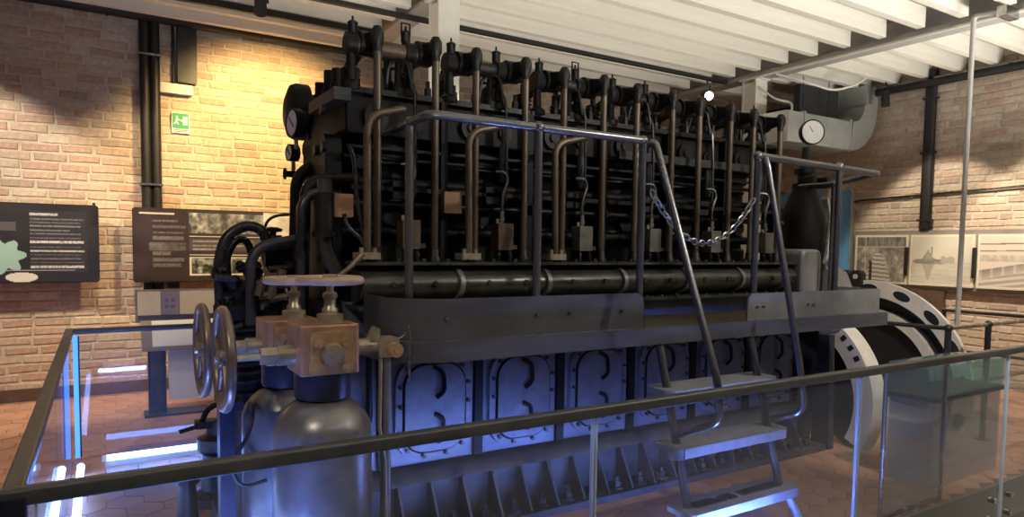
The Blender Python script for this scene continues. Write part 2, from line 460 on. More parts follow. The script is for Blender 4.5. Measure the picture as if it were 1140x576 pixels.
for i, (x, y, w) in enumerate(((2.72, 5.68, .105), (7.42, 6.02, .11))):
    c = B(); c.box((x-w, y-w, 0), (x+w, y-w+.025, 3.86)); c.box((x-w, y+w-.025, 0), (x+w, y+w, 3.86)); c.box((x-.02, y-w+.025, 0), (x+.02, y+w-.025, 3.86))
    c.box((x-w+.01, y-w+.025, 0), (x+w-.01, y+w-.025, 3.8))
    c.box((x-w-.03, y-w-.03, 3.84), (x+w+.03, y+w+.03, 3.862))
    o = c.build('trim_%d' % (i+2), 'white', kind='structure'); o['label'] = 'white painted steel column under the ceiling beam'
B().box((XL, YB-.03, 0), (XR, YB-.016, .12)).build('baseboard_back', 'niche', kind='structure')

# wall-top girders and pipes
p = thing('wall_pipe', 'horizontal black pipe along the top of the amber lit brick wall', 'pipe', (2.5, 8.09, 3.9))
B().cyl((XL+.05, 8.06, 3.98), (7.2, 8.06, 3.98), .09, seg=14).build('pipe_run', 'track', p)
for x in (-2, 0.1, 1.6, 3.4): B().torus((x, 8.06, 3.98), (1, 0, 0), .094, .01, 16, 6).build('clamp', 'pipe', p)
p = thing('wall_pipe', 'pair of vertical black pipes left of the green exit sign', 'pipe', (.48, 8.1, 1.1))
for dx in (-.045, .05): B().cyl((.475+dx, 8.115, .95), (.475+dx, 8.115, 3.99), .05, seg=12).build('pipe_run', 'track', p)
for z in (2.2, 3.55): B().box((.37, 8.05, z), (.58, 8.185, z+.022)).build('clamp', 'steel', p)
p = thing('cable_box', 'tall dark grey metal cover beside the vertical pipes', 'box', (.83, 8.15, 3.32))
B().rbox((.74, 8.09, 3.32), (.93, 8.185, 3.97), .012, 1).build('cover', 'dark', p)
B().cyl((.705, 8.16, 3.3), (.705, 8.16, 3.95), .014).build('conduit', 'track', p)
for z in (3.5, 3.8): B().cyl((.83, 8.085, z), (.83, 8.092, z), .016).build('screw', 'pipe', p)
p = thing('emergency_light', 'slim white emergency light on the brick wall above exit sign', 'lamp', (.73, 8.17, 3.2))
B().rbox((.57, 8.11, 3.2), (.89, 8.185, 3.3), .012, 1).build('housing', 'signwhite', p)
B().rbox((.585, 8.104, 3.212), (.875, 8.112, 3.288), .01, 1).build('diffuser', 'white', p)
p = thing('exit_sign', 'green emergency exit sign with white running figure and arrow', 'sign', (.765, 8.17, 2.8))
B().rbox((.68, 8.17, 2.79), (.855, 8.184, 3.01), .01, 1).build('plate', 'signwhite', p)
B().rbox((.688, 8.165, 2.84), (.847, 8.172, 3.002), .006, 1).build('green_field', 'green', p)
g = B(); y0, y1 = 8.161, 8.166
g.box((.79, y0, 2.88), (.835, y1, 2.97)); g.build('door_mark', 'signwhite', p)
g = B(); g.cyl((.733, y0, 2.962), (.733, y1, 2.962), .01, seg=10)
g.prism([(.722, 2.945), (.742, 2.95), (.74, 2.915), (.72, 2.91)], 1, y0, y1)
g.prism([(.72, 2.915), (.735, 2.915), (.75, 2.885), (.742, 2.88)], 1, y0, y1); g.prism([(.72, 2.915), (.73, 2.912), (.715, 2.885), (.7, 2.88), (.7, 2.888)], 1, y0, y1)
g.prism([(.742, 2.945), (.76, 2.93), (.757, 2.922), (.738, 2.935)], 1, y0, y1)
g.build('running_figure', 'signwhite', p)
g = B(); g.prism([(.763, 2.918), (.778, 2.918), (.778, 2.91), (.788, 2.924), (.778, 2.938), (.778, 2.93), (.763, 2.93)], 1, y0, y1); g.build('arrow', 'signwhite', p)
g = B(); g.box((.70, y0+.003, 2.805), (.835, y1+.006, 2.812)); g.box((.70, y0+.003, 2.82), (.835, y1+.006, 2.827)); g.build('print_line', 'frame', p)

# info panels on the back wall
def _h(i, j):
    q = math.sin(i*127.1+j*311.7)*43758.5453; return q-math.floor(q)
def _vn(x, y):
    i, j = math.floor(x), math.floor(y); a, b = x-i, y-j; a = a*a*(3-2*a); b = b*b*(3-2*b)
    return (_h(i, j)*(1-a)+_h(i+1, j)*a)*(1-b)+(_h(i, j+1)*(1-a)+_h(i+1, j+1)*a)*b
def noise2(x, y):
    n = _vn(x, y)*.5+_vn(x*2.1+7, y*2.1)*.3+_vn(x*4.3, y*4.3+3)*.2
    return max(0, min(1, (n-.5)*1.9+.5))
def text_rows(u, v, rows, u0, u1, seed):
    for r0, h, frac, br in rows:
        if r0 < v < r0+h and u0 < u < u0+(u1-u0)*frac:
            q = math.sin(int(u*150)*12.9898+int(v*60)*3.1+seed)*43758.5
            return br*(.55+.45*((q-math.floor(q)) > .25))
    return None
def panel_map(u, v):
    base = .012+.012*noise2(u*5, v*3)
    c = (base*1.1, base*1.05, base*1.25)
    # pale map shape on the left third
    cx, cy = .58, .33
    du, dv = (u-cx)/.09, (v-cy)/.2
    if du*du+dv*dv < 1+.35*math.sin(7*math.atan2(dv, du)+1): return (.32, .5, .44)
    if (u-.66)**2/.005+(v-.06)**2/.004 < 1: return (.7, .68, .6)
    if .49 < u < .64 and .66 < v < .77: return (.09, .085, .095)
    if .7 < u < .96 and .12 < v < .92:
        c = (.03, .028, .034)
        t = text_rows(u, v, [(.86, .03, .5, .5), (.8, .025, .95, .16), (.76, .02, .9, .13), (.71, .025, .9, .2), (.66, .02, .7, .17), (.61, .02, .9, .14), (.56, .02, .9, .12),
                             (.5, .03, .95, .62), (.44, .02, .9, .16), (.39, .025, .97, .5), (.34, .02, .9, .14), (.29, .02, .9, .14), (.24, .02, .95, .13), (.18, .03, .95, .55)], .7, .955, 1)
        if t: return (t, t*.97, t)
    if .14 < v < .16 and u < .9: return (.35, .33, .3)
    return c
def panel_two(u, v):
    b = .016+.014*noise2(u*6, v*4); c = (b*1.35, b*.9, b)
    if u < .3:
        if .03 < u < .22 and .93 < v < .955: return (.5, .48, .45)
        t = text_rows(u, v, [(.82, .035, .7, .15), (.74, .035, .95, .12), (.66, .03, .9, .12), (.58, .04, .9, .14), (.36, .05, .5, .13), (.28, .05, .9, .12), (.2, .05, .8, .11)], .1, .29, 4)
        if t: return (t, t*.9, t*.9)
        if .08 < u < .28 and .42 < v < .54: q = .05+.09*noise2(u*30, v*20); return (q, q*.92, q*.93)
        return c
    if u < .74:
        if .68 < v < .96:
            g = .04+.5*noise2(u*36, v*12)*noise2(u*14+3, v*6); return (g, g*1.02, g*.98)
        if .62 < v < .64 or .36 < v < .375: return (.5, .5, .48)
        if .42 < v < .6:
            t = text_rows(u, v, [(.55, .025, .9, .25), (.49, .025, .95, .22), (.44, .02, .5, .3)], .32, .72, 8)
            return (t, t, t) if t else (.07, .06, .06)
        if .08 < v < .34:
            if v > .325 or v < .095 or u < .312: return (.6, .6, .58)
            g = .02+.5*noise2(u*50, v*7)*noise2(u*17, v*23); return (g, g*1.04, g)
        return c
    if v > .42: g = .4+.25*noise2(u*15, v*9); return (g, g, g*.96)
    return c
p = thing('info_panel', 'black information panel with pale green map shape at left edge', 'info panel', (-.9, 8.12, 1.19))
B().rbox((-1.85, 7.98, 1.19), (-.01, 8.03, 1.965), .03, 1).build('board', 'blackpl', p)
printed('printed_sheet', (-1.84, 7.977, 1.2), (1.8, 0, 0), (0, 0, .755), 300, 90, panel_map, p)
for x in (-1.6, -.3): B().box((x, 8.03, 1.3), (x+.05, 8.18, 1.85)).build('bracket', 'blackpl', p)
B().box((-.06, 7.965, 1.78), (-.035, 7.98, 1.99)).build('clip', 'blackpl', p)
p = thing('info_panel', 'dark brown information panel with photographs behind the looping pipe', 'info panel', (1.1, 8.12, 1.19))
B().rbox((.285, 8.0, 1.18), (2.05, 8.04, 1.965), .03, 1).build('board', 'blackpl', p)
printed('printed_sheet', (.295, 7.997, 1.19), (1.745, 0, 0), (0, 0, .765), 260, 80, panel_two, p)
for x in (.62, 1.8): B().box((x, 8.04, 1.1), (x+.1, 8.18, 1.85)).build('bracket', 'blackpl', p)

# display lectern under the second panel
p = thing('display_lectern', 'low lectern with beige cards on a dark leg beside brick wall', 'lectern', (.6, 6.9, 0))
a = aty(150, 323, 7.1); b = aty(246, 323, 7.1)
B().rbox((a.x, 7.1, .85), (a.x+1.3, 7.12, a.z), .01, 1).build('back_board', 'frame', p)
B().box((a.x+.02, 7.085, .92), (a.x+.21, 7.1, a.z-.02)).build('card', 'beige', p)
B().box((a.x+.37, 7.085, .92), (a.x+1.2, 7.1, a.z-.02)).build('card', 'beige', p)
def symbols(u, v):
    for cx in (.3, .65):
        for cy in (.35, .62):
            if abs(u-cx) < .1 and abs(v-cy) < .08 and (int(u*30)+int(v*40)) % 3: return (.12, .11, .16)
    return (.3, .27, .3)
printed('symbol_strip', (a.x+.215, 7.083, .92), (.15, 0, 0), (0, 0, a.z-.94), 30, 40, symbols, p)
B().prism([(6.93, .6), (7.09, .84), (7.09, .87), (6.93, .63)], 0, a.x+.04, a.x+1.3).build('sloped_shelf', 'frame', p)
B().prism([(6.935, .64), (7.08, .858), (7.08, .866), (6.935, .648)], 0, a.x+.13, a.x+1.2).build('card', 'signwhite', p)
B().rbox((a.x+.09, 6.95, 0), (a.x+.24, 7.06, .6), .02, 2).build('leg', 'blackpl', p)
B().rbox((a.x+.26, 6.98, .12), (a.x+1.2, 7.0, .6), .01, 1).build('front_panel', 'signwhite', p)
B().rbox((a.x+.05, 6.85, 0), (a.x+.6, 7.1, .02), .02, 2).build('foot', 'blackpl', p)

# framed photographs on the right wall, mounted on a grey rail
def ph_shop(u, v):
    if min(u, 1-u) < .025 or min(v, 1-v) < .025: return (.72, .66, .56)
    g = .16+.5*noise2(u*14, v*11)*noise2(u*5+1, v*4)
    if v > .78: g = .1+.22*noise2(u*30, v*4)
    if abs(v-.77) < .012 or abs(u-.2) < .012: g = .5
    d = abs(u-.45)/(.05+.35*max(0, .62-v)+.01)
    if v < .62 and d < 1: g = .3+.35*(math.sin(v*70+u*6) > 0)
    if v < .45 and .28 < u < .34: g = .05
    return (g, g*.93, g*.8)
def ph_ship(u, v):
    if min(u, 1-u) < .02 or min(v, 1-v) < .02: return (.76, .72, .6)
    g = .66-.05*noise2(u*3, v*3)
    if v < .44: g = .5+.12*noise2(u*6, v*30)
    w = .11+.05*math.sin(v*30)
    if abs(u-.31) < w*(1.7 if v < .52 else 1) and .42 < v < .54: g = .2+.1*noise2(u*40, v*30)
    if abs(u-.29) < .1*(.72-v)/.2 and .52 <= v < .72: g = .26+.15*noise2(u*50, v*40)
    if abs(u-.35) < .012 and .6 < v < .78: g = .3
    if .5 < u < .72 and .46 < v < .57+.02*math.sin(u*50): g = .42
    if abs(u-.3) < .1*(v-.06)/.36 and .06 < v < .42: g = .34+.1*noise2(u*30, v*50)
    if .44 < v < .455 and u > .4: g = .4
    return (g, g*.95, g*.8)
def ph_pipes(u, v):
    if min(u, 1-u) < .015 or min(v, 1-v) < .02: return (.76, .7, .62)
    g = .68
    if abs(v-(.83+.03*u)) < .012 or abs(v-(.7+.02*u)) < .01: g = .2
    if .5 < v < .62: g = .42+.2*noise2(u*30, v*10)
    h = .12+.38*u
    if h < v < h+.2-.1*u and u < .9: g = .5-.3*((v-h)/.2)+.14*(math.sin(u*46) > .6)
    if v < h: g = .52+.16*math.sin((v-h*.6)*60)
    return (g, g*.88, g*.76)
rb = B().box((9.235, 2.6, 1.13), (9.27, 5.66, 1.9)); rail = rb.build('picture_rail_board', 'frame'); tag(rail, 'long grey backing board behind the three old photographs', 'board')
for nm, lab, u0, u1, fn in (('framed_photograph', 'framed old photograph of a workshop interior, leftmost of three', 953, 1012, ph_shop),
                            ('framed_photograph', 'framed old photograph of a ship mirrored in calm water', 1014, 1086, ph_ship),
                            ('framed_photograph', 'framed old photograph of a long pipeline beside tracks, partly cropped', 1089, 1190, ph_pipes)):
    y0 = atx(u0, 290, 9.23).y; y1 = atx(u1, 290, 9.23).y
    p = thing(nm, lab, 'picture', (9.22, (y0+y1)/2, 1.18), 'old photographs on the right wall')
    f = B(); f.box((9.2, y1, 1.18), (9.235, y0, 1.845)); f.build('frame', 'beige', p)
    printed('photograph', (9.198, y0-.012, 1.195), (0, y1-y0+.024, 0), (0, 0, .635), 110, 90, fn, p)
for y, lb in ((4.89, 'small dark bracket between the workshop and ship photographs'), (4.07, 'small dark bracket between the ship and pipeline photographs')):
    tag(B().rbox((9.165, y-.02, 1.3), (9.195, y+.02, 1.68), .008, 0).build('picture_bracket', 'blackpl'), lb, 'bracket', 'brackets between the photographs')
tag(B().box((9.22, 4.42, .86), (9.284, 4.72, 1.12)).build('wall_niche_box', 'niche'), 'small brown wooden box under the picture rail', 'box')
# right wall pipes, conduit, blue panel
p = thing('wall_pipe', 'vertical black pipe on right wall above the ship photograph', 'pipe', (9.2, 4.7, 1.9))
B().rbox((9.2, 4.64, 1.92), (9.283, 4.77, 3.98), .03, 2).build('pipe_run', 'track', p)
for z in (2.02, 2.9, 3.6): B().box((9.19, 4.62, z), (9.284, 4.79, z+.025)).build('clamp', 'pipe', p)
a = atx(960, 223, 9.26); b = atx(1140, 207, 9.26)
tag(B().tube([(9.262, a.y+.3, a.z-.04), a, b, (9.262, b.y-1.5, b.z+.1)], .014, 8).build('wall_conduit', 'pipe'), 'thin conduit running across the right brick wall', 'conduit')
a = atx(900, 196, 9.26); b = atx(1140, 165, 9.26)
p = thing('wall_pipe', 'black pipe along the top of the right wall under joist ends', 'pipe', (9.1, 4, 3.75))
B().cyl((9.18, 7.9, 3.8), (9.18, 2.0, 3.8), .05).build('pipe_run', 'track', p)
for y in (6.6, 5.2, 3.8, 2.6): B().box((9.17, y-.02, 3.79), (9.285, y+.02, 3.86)).build('clamp', 'pipe', p)
B().box((9.2, YF, 3.78), (9.298, YB, 3.88)).build('trim_4', 'steelbeam', kind='structure')
p = thing('blue_panel', 'pale blue door-like panel behind the black governor', 'panel', (9.25, 6.3, 0))
B().rbox((9.22, 5.72, .1), (9.284, 6.98, 2.5), .02, 0).build('sheet', 'blue', p)
B().box((9.21, 5.7, .05), (9.285, 5.72, 2.52)).build('edge_strip', 'galv', p)

# air duct at the back right
p = thing('air_duct', 'grey galvanised air duct with elbow under the ceiling', 'duct', (8.3, 5.6, 2.97))
B().rbox((7.3, 5.4, 2.97), (8.62, 5.85, 3.36), .02, 0).build('duct_run', 'galv', p)
el = [(8.62, 2.97)]+[(8.62+.6*math.sin(t), 3.57-.6*math.cos(t)) for t in [PI/2*k/8 for k in range(9)]]+[(9.22, 3.88), (8.95, 3.88), (8.95, 3.6)]+[(8.62+.24*math.sin(t)+.06, 3.6-.24*math.cos(t)) for t in [PI/2*(8-k)/8 for k in range(9)]]
B().prism(el, 1, 5.4, 5.85).build('elbow', 'galv', p)
for x in (7.62, 8.6): B().box((x-.015, 5.385, 2.955), (x+.015, 5.865, 3.375)).build('flange', 'galv', p)
B().box((8.0, 5.75, 3.4), (8.85, 5.84, 3.84)).build('dark_backing', 'dark', p)  # dark box stands in for the shaded space behind the duct
for x in (7.85, 8.4): B().cyl((x, 5.6, 3.36), (x, 5.6, 4.1), .006).build('hanger', 'pipe', p)
# cables near the second column
tag(B().tube(fillet([(7.3, 5.6, 3.83), (7.5, 5.3, 3.7), (7.9, 5.2, 3.62), (8.2, 5.1, 3.72), (8.4, 5.1, 3.83)], .3, 6), .014).build('white_cable', 'white'), 'slack white cable hanging below the beam beside the air duct', 'cable')
tag(B().tube(fillet([(7.35, 5.9, 3.74), (7.42, 5.7, 3.55), (7.55, 5.55, 3.5), (7.5, 5.5, 3.42), (7.5, 5.5, 3.39)], .08, 5), .014).build('white_cable', 'white'), 'short white cable dropping from column to the air duct top', 'cable')
tag(B().tube([(7.24, YF+.1, 3.835), (7.24, 5.9, 3.835)], .018, 8).build('beam_conduit', 'white'), 'straight white conduit clipped along the main ceiling beam', 'conduit')
# tall thin pole on the right
p = thing('ceiling_pole', 'tall thin steel pole rising past photographs to the beam', 'pole', (7.0, 3.22, 0))
B().tube(fillet([(7.0, 3.22, 0), (7.0, 3.22, 3.82), (7.02, 3.0, 3.8)], .05, 5), .022, 10).build('pole_tube', 'pale', p)
B().cyl((7.0, 3.22, 0), (7.0, 3.22, .02), .07).build('base_plate', 'pipe', p)
B().box((6.99, 2.95, 3.76), (7.24, 3.03, 3.85)).build('beam_clamp', 'steel', p)

# lighting tracks and spotlights
tag(B().box((-1.5, 6.28, 3.83), (7.2, 6.33, 3.872)).build('lighting_track', 'track'), 'long black lighting track running below the ceiling joists', 'track')
tag(B().box((-1.5, 6.98, 3.83), (2.58, 7.03, 3.895)).build('lighting_track', 'track'), 'shorter black lighting track near the back wall', 'track')
def spot(loc, tgt, label, lit, grp='track spotlights', zt=3.828, R=.05):
    loc = Vector(loc); d = (Vector(tgt)-loc).normalized()
    t = thing('track_spotlight', label, 'spotlight', (loc.x, loc.y, 3.84), grp)
    B().cyl(loc-d*.1, loc+d*.1, R, R*1.1, 16).build('lamp_body', 'blackpl', t)
    B().tube([loc-d*.02+Vector((.06, 0, 0)), (loc.x+.06, loc.y, zt-.05), (loc.x, loc.y, zt-.035), (loc.x, loc.y, zt)], .012).build('bracket', 'blackpl', t)
    B().lathe([(.0, .102), (R*.97, .102)], loc, d, 16).build('lens', 'lamp' if lit else 'dark', t)
    return t
spot(aty(290, 4, 6.305), (1.6, 8.2, 2.2), 'black track spotlight hanging near the top left, seen from behind', False)
sp = aty(787, 106, 6.3); spot(sp, (3.0, 0, 1.2), 'lit track spotlight shining above the rear cylinders', True, R=.055)
p = spot((9.0, 5.17, 3.66), (8.9, 5.0, 2.2), 'black spotlight at the top of the right wall beside duct', False, zt=3.878)

# ------------------------------------------------------------------ the engine
ENG = thing('diesel_engine', 'huge black six cylinder diesel engine with exposed brown push rods', 'engine', (2.95, 3.85, 0))
PIT = .586
CX = [1.405+PIT*i for i in range(6)]
RODX = [(1.24, 1.57), (1.82, 2.15), (2.43, 2.74), (3.02, 3.34), (3.6, 3.92), (4.17, 4.48)]
X0, X1 = 1.1, 4.86
# bedplate
b = B(); b.box((X0-.05, 3.2, 0), (X1+.1, 4.55, .045)); b.box((X0, 3.4, .045), (X1, 4.4, .32)); b.build('bedplate', 'bed', ENG)
B().prism([(3.32, .3), (3.36, .345), (3.46, .365), (3.46, .28), (3.4, .28)], 0, X0-.02, X1+.02).build('ledge', 'bed', ENG)
rib = B().prism([(3.225, .045), (3.41, .045), (3.41, .3), (3.36, .28)], 0, -.007, .007)
boltm = B(); boltm.cyl((0, 0, .045), (0, 0, .06), .045, seg=12); boltm.cyl((0, 0, .06), (0, 0, .095), .032, seg=6); boltm.cyl((0, 0, .095), (0, 0, .125), .017, seg=8)
ribme = meshof(rib, 'bedplate_rib', 'bed'); bome = meshof(boltm, 'foundation_bolt', 'dark')
eo = ORIG[ENG.name]
x = X0+.06; i = 0
while x < X1:
    o = bpy.data.objects.new('bedplate_rib', ribme); COL.objects.link(o); o.parent = ENG; o.location = Vector((x, 0, 0))-eo
    if x+.1 < X1:
        o = bpy.data.objects.new('foundation_bolt', bome); COL.objects.link(o); o.parent = ENG; o.location = Vector((x+.1, 3.285, 0))-eo
    x += .197; i += 1
# crankcase and doors
B().box((X0, 3.46, .32), (X1, 4.3, 1.3)).build('crankcase', 'case', ENG)
def ring_rrect(x0, z0, x1, z1, r, y, tr):
    return [(a, y, c) for a, c in rrect(x0, z0, x1, z1, r, 5)]
DX0 = 1.60
for i in range(6):
    cx = DX0+.594*i; w = .235; z0, z1 = .395, .985
    d = B().prism(rrect(cx-w, z0, cx+w, z1, .16, 6), 1, 3.425, 3.47).build('crankcase_door', 'case', ENG)
    B().prism(rrect(cx-w+.05, z0+.05, cx+w-.05, z1-.05, .12, 6), 1, 3.408, 3.426).build('raised_panel', 'case', d)
    B().tube(ring_rrect(cx-w+.05, z0+.05, cx+w-.05, z1-.05, .12, 3.42, 0), .012, 6, True).build('door_rim', 'black', d)
    # curved latch bars in the middle of the door
    B().tube(fillet([(cx-.02, 3.4, z1-.06), (cx+.035, 3.385, z1-.09), (cx+.04, 3.38, z1-.2), (cx-.005, 3.39, z1-.235)], .05, 5), .013, 6).build('latch_bar', 'black', d)
    B().tube(fillet([(cx-.01, 3.4, z0+.26), (cx+.035, 3.385, z0+.24), (cx+.04, 3.38, z0+.12), (cx, 3.39, z0+.1)], .05, 5), .012, 6).build('latch_bar', 'black', d)
    bo = B()
    pts = rrect(cx-w+.025, z0+.025, cx+w-.025, z1-.025, .14, 2)
    for k, (a, c) in enumerate(pts): bo.cyl((a, 3.426, c), (a, 3.405, c), .012, seg=6)
    for c in (.71,):
        for s in (-1, 1): bo.cyl((cx+s*(w-.025), 3.426, c), (cx+s*(w-.025), 3.405, c), .012, seg=6)
    bo.build('bolts', 'dark', d, kind='stuff')
for i in range(7):
    xx = DX0-.297+.594*i
    B().box((xx-.035, 3.43, .37), (xx+.02, 3.47, 1.06)).build('case_gap_shade', 'black', ENG)  # black strip paints the shade of the deep gap beside each door
# cam housing
prof = lambda r: [(3.5, 1.29), (3.5-r*.4, 1.29)]+[(3.42-r*math.cos(t), 1.395+r*.62*math.sin(t)) for t in [-1.1+2.3*k/10 for k in range(11)]]+[(3.5, 1.51)]
edges = [X0+.02]+[1.69, 2.27, 2.86, 3.42, 3.98, 4.46]+[4.62]
for i in range(len(edges)-1):
    c = B().prism(prof(.145), 0, edges[i]+.012, edges[i+1]-.012).build('cam_cover', 'cam', ENG)
    bo = B(); n = 4
    for k in range(n):
        xx = edges[i]+.07+(edges[i+1]-edges[i]-.14)*k/(n-1)
        bo.cyl((xx, 3.31, 1.5), (xx, 3.31, 1.535), .013, seg=6); bo.cyl((xx, 3.3, 1.3), (xx, 3.3, 1.275), .013, seg=6)
    bo.build('bolts', 'cam', c, kind='stuff')
    for k in (.3, .72):
        xx = edges[i]+(edges[i+1]-edges[i])*k
        B().cyl((xx, 3.3, 1.4), (xx, 3.262, 1.4), .018, .014, 8).build('plug', 'cam', c)
for e in edges[1:-1]:
    B().prism(prof(.165), 0, e-.014, e+.014).build('cam_bearing', 'toe2', ENG)
B().box((X0, 3.28, 1.5), (4.64, 3.48, 1.516)).build('cam_flange', 'cam', ENG)
B().box((X0, 3.26, 1.27), (4.64, 3.48, 1.288)).build('cam_flange', 'cam', ENG)
B().box((X0, 3.48, 1.3), (X1, 4.3, 1.52)).build('entablature', 'black', ENG)
# cylinders
for i in range(6):
    cx = CX[i]
    c = B(); c.lathe([(.0, 1.52), (.26, 1.52), (.26, 1.6), (.235, 1.62), (.235, 2.12), (.265, 2.14), (.265, 2.2), (0, 2.2)], (cx, 3.9, 0), seg=28); cy = c.build('cylinder_jacket', 'black', ENG)
    for z in (1.72, 1.84, 1.96, 2.07): B().torus((cx, 3.9, z), (0, 0, 1), .236, .012, 28, 6).build('jacket_band', 'black2', cy)
    B().cyl((cx, 3.68, 1.78), (cx, 3.62, 1.78), .06, seg=14).build('inspection_cover', 'black2', cy)
    h = B().rbox((cx-.275, 3.56, 2.2), (cx+.275, 4.26, 2.43), .03, 1).build('cylinder_head', 'black', ENG, bevel=.01)
    B().cyl((cx-.11, 3.562, 2.3), (cx-.11, 3.535, 2.3), .07, seg=18).cyl((cx-.11, 3.54, 2.3), (cx-.11, 3.522, 2.3), .03, seg=10).build('port_cover', 'black2', h)
    B().cyl((cx+.13, 3.562, 2.29), (cx+.13, 3.545, 2.29), .045, seg=14).build('port_cover', 'black2', h)
    B().rbox((cx-.285, 3.52, 2.415), (cx+.285, 4.28, 2.445), .01, 1).build('head_flange', 'black2', h)
    for k in range(4):
        xx = cx-.21+.14*k
        B().cyl((xx, 3.58, 2.445), (xx, 3.58, 2.5), .02, seg=6).cyl((xx, 3.58, 2.5), (xx, 3.58, 2.54), .012, seg=8).build('head_stud', 'black2', h)
    # valve cages, springs and injector
    for s in (-1, 1):
        vx = cx+s*.165
        v = B(); v.lathe([(.06, 2.44), (.06, 2.5), (.042, 2.52), (.042, 2.58), (.05, 2.59), (.05, 2.61), (.02, 2.62), (.02, 2.68), (0, 2.68)], (vx, 3.82, 0), seg=14)
        v = v.build('valve_cage', 'black', ENG)
        B().tube([(vx+.052*math.cos(t), 3.82+.052*math.sin(t), 2.5+.1*t/(8*PI)) for t in [PI/5*k for k in range(41)]], .008, 5).build('valve_spring', 'black2', v)
    inj = B(); inj.lathe([(.04, 2.44), (.04, 2.53), (.028, 2.54), (.028, 2.6), (.018, 2.61), (.018, 2.65), (0, 2.65)], (cx, 3.68, 0), seg=12); inj = inj.build('injector', 'brown' if i % 2 else 'black2', ENG)
    B().tube(fillet([(cx, 3.68, 2.6), (cx+.05, 3.6, 2.6), (cx+.08, 3.47, 2.5), (cx+.08, 3.45, 2.2), (cx+.07, 3.44, 1.88)], .08, 6), .009, 6).build('injector_pipe', 'pipe', inj)
    # vertical accumulators seen behind the rods
    B().lathe([(.0, 1.98), (.02, 1.99), (.03, 2.02), (.03, 2.17), (.02, 2.2), (.012, 2.22), (.012, 2.3)], (cx+.08, 3.5, 0), seg=12).build('accumulator', 'dark', ENG)
    # front studs and brackets
    B().box((cx-.27, 3.5, 1.9), (cx+.27, 3.52, 1.925)).box((cx-.27, 3.5, 2.12), (cx+.27, 3.52, 2.135)).build('bracket_bar', 'black2', ENG)
    B().box((cx+.26, 3.5, 1.52), (cx+.3, 3.62, 2.42)).build('frame_stay', 'black', ENG)
B().box((2.95, 3.46, 2.2), (4.3, 3.5, 2.255)).build('cover_strip', 'dark', ENG)
# long pipes behind the rods
for z, y, r, m in ((1.68, 3.62, .03, 'black'), (1.83, 3.57, .02, 'black2'), (1.95, 3.6, .035, 'black'), (2.08, 3.57, .014, 'black2')):
    B().cyl((X0+.02, y, z), (4.8, y, z), r, seg=10).build('gallery_pipe', m, ENG)
for i in range(6):
    B().cyl((CX[i]+.29, 3.5, 1.83), (CX[i]+.29, 3.56, 1.83), .035, seg=10).build('pipe_flange', 'black2', ENG)
    B().rbox((CX[i]-.03, 3.5, 1.86), (CX[i]+.1, 3.56, 1.96), .01, 1).build('pipe_bracket', 'dark' if i > 2 else 'black2', ENG)
# fuel pumps
for i in range(6):
    cx = CX[i]+.015
    f = B().rbox((cx-.05, 3.34, 1.585), (cx+.05, 3.43, 1.74), .008, 1).build('fuel_pump', 'brown' if i in (0, 1) else 'pump', ENG)
    B().cyl((cx-.005, 3.385, 1.74), (cx-.005, 3.385, 1.81), .016, seg=10).cyl((cx-.005, 3.385, 1.755), (cx-.005, 3.385, 1.775), .023, seg=6).build('union', 'steel', f)
    B().tube(fillet([(cx-.005, 3.385, 1.81), (cx-.005, 3.385, 1.9), (cx+.035, 3.385, 1.99), (cx+.02, 3.39, 2.04), (cx-.03, 3.42, 2.04)], .05, 5), .01, 8).build('delivery_pipe', 'rail', f)
    for s in (-.03, .03): B().tube(fillet([(cx+s, 3.38, 1.59), (cx+s*1.3, 3.35, 1.56), (cx+s*1.3, 3.36, 1.515)], .02), .012, 6).build('tappet_rod', 'black2', f)
    B().rbox((cx+.05, 3.35, 1.59), (cx+.085, 3.41, 1.615), .005, 1).build('pump_foot', 'cam', f)
    B().cyl((cx-.035, 3.385, 1.74), (cx-.035, 3.385, 1.765), .01, seg=6).build('bleed_screw', 'brass', f)
# brass junction boxes
for q, (u, v) in enumerate(((380, 229), (502, 226))):
    a = aty(u, v, 3.46); s = .055
    B().rbox((a.x-s, 3.43, a.z-.06), (a.x+s, 3.48, a.z+.06), .008, 1).build('junction_box', 'bronze', ENG)
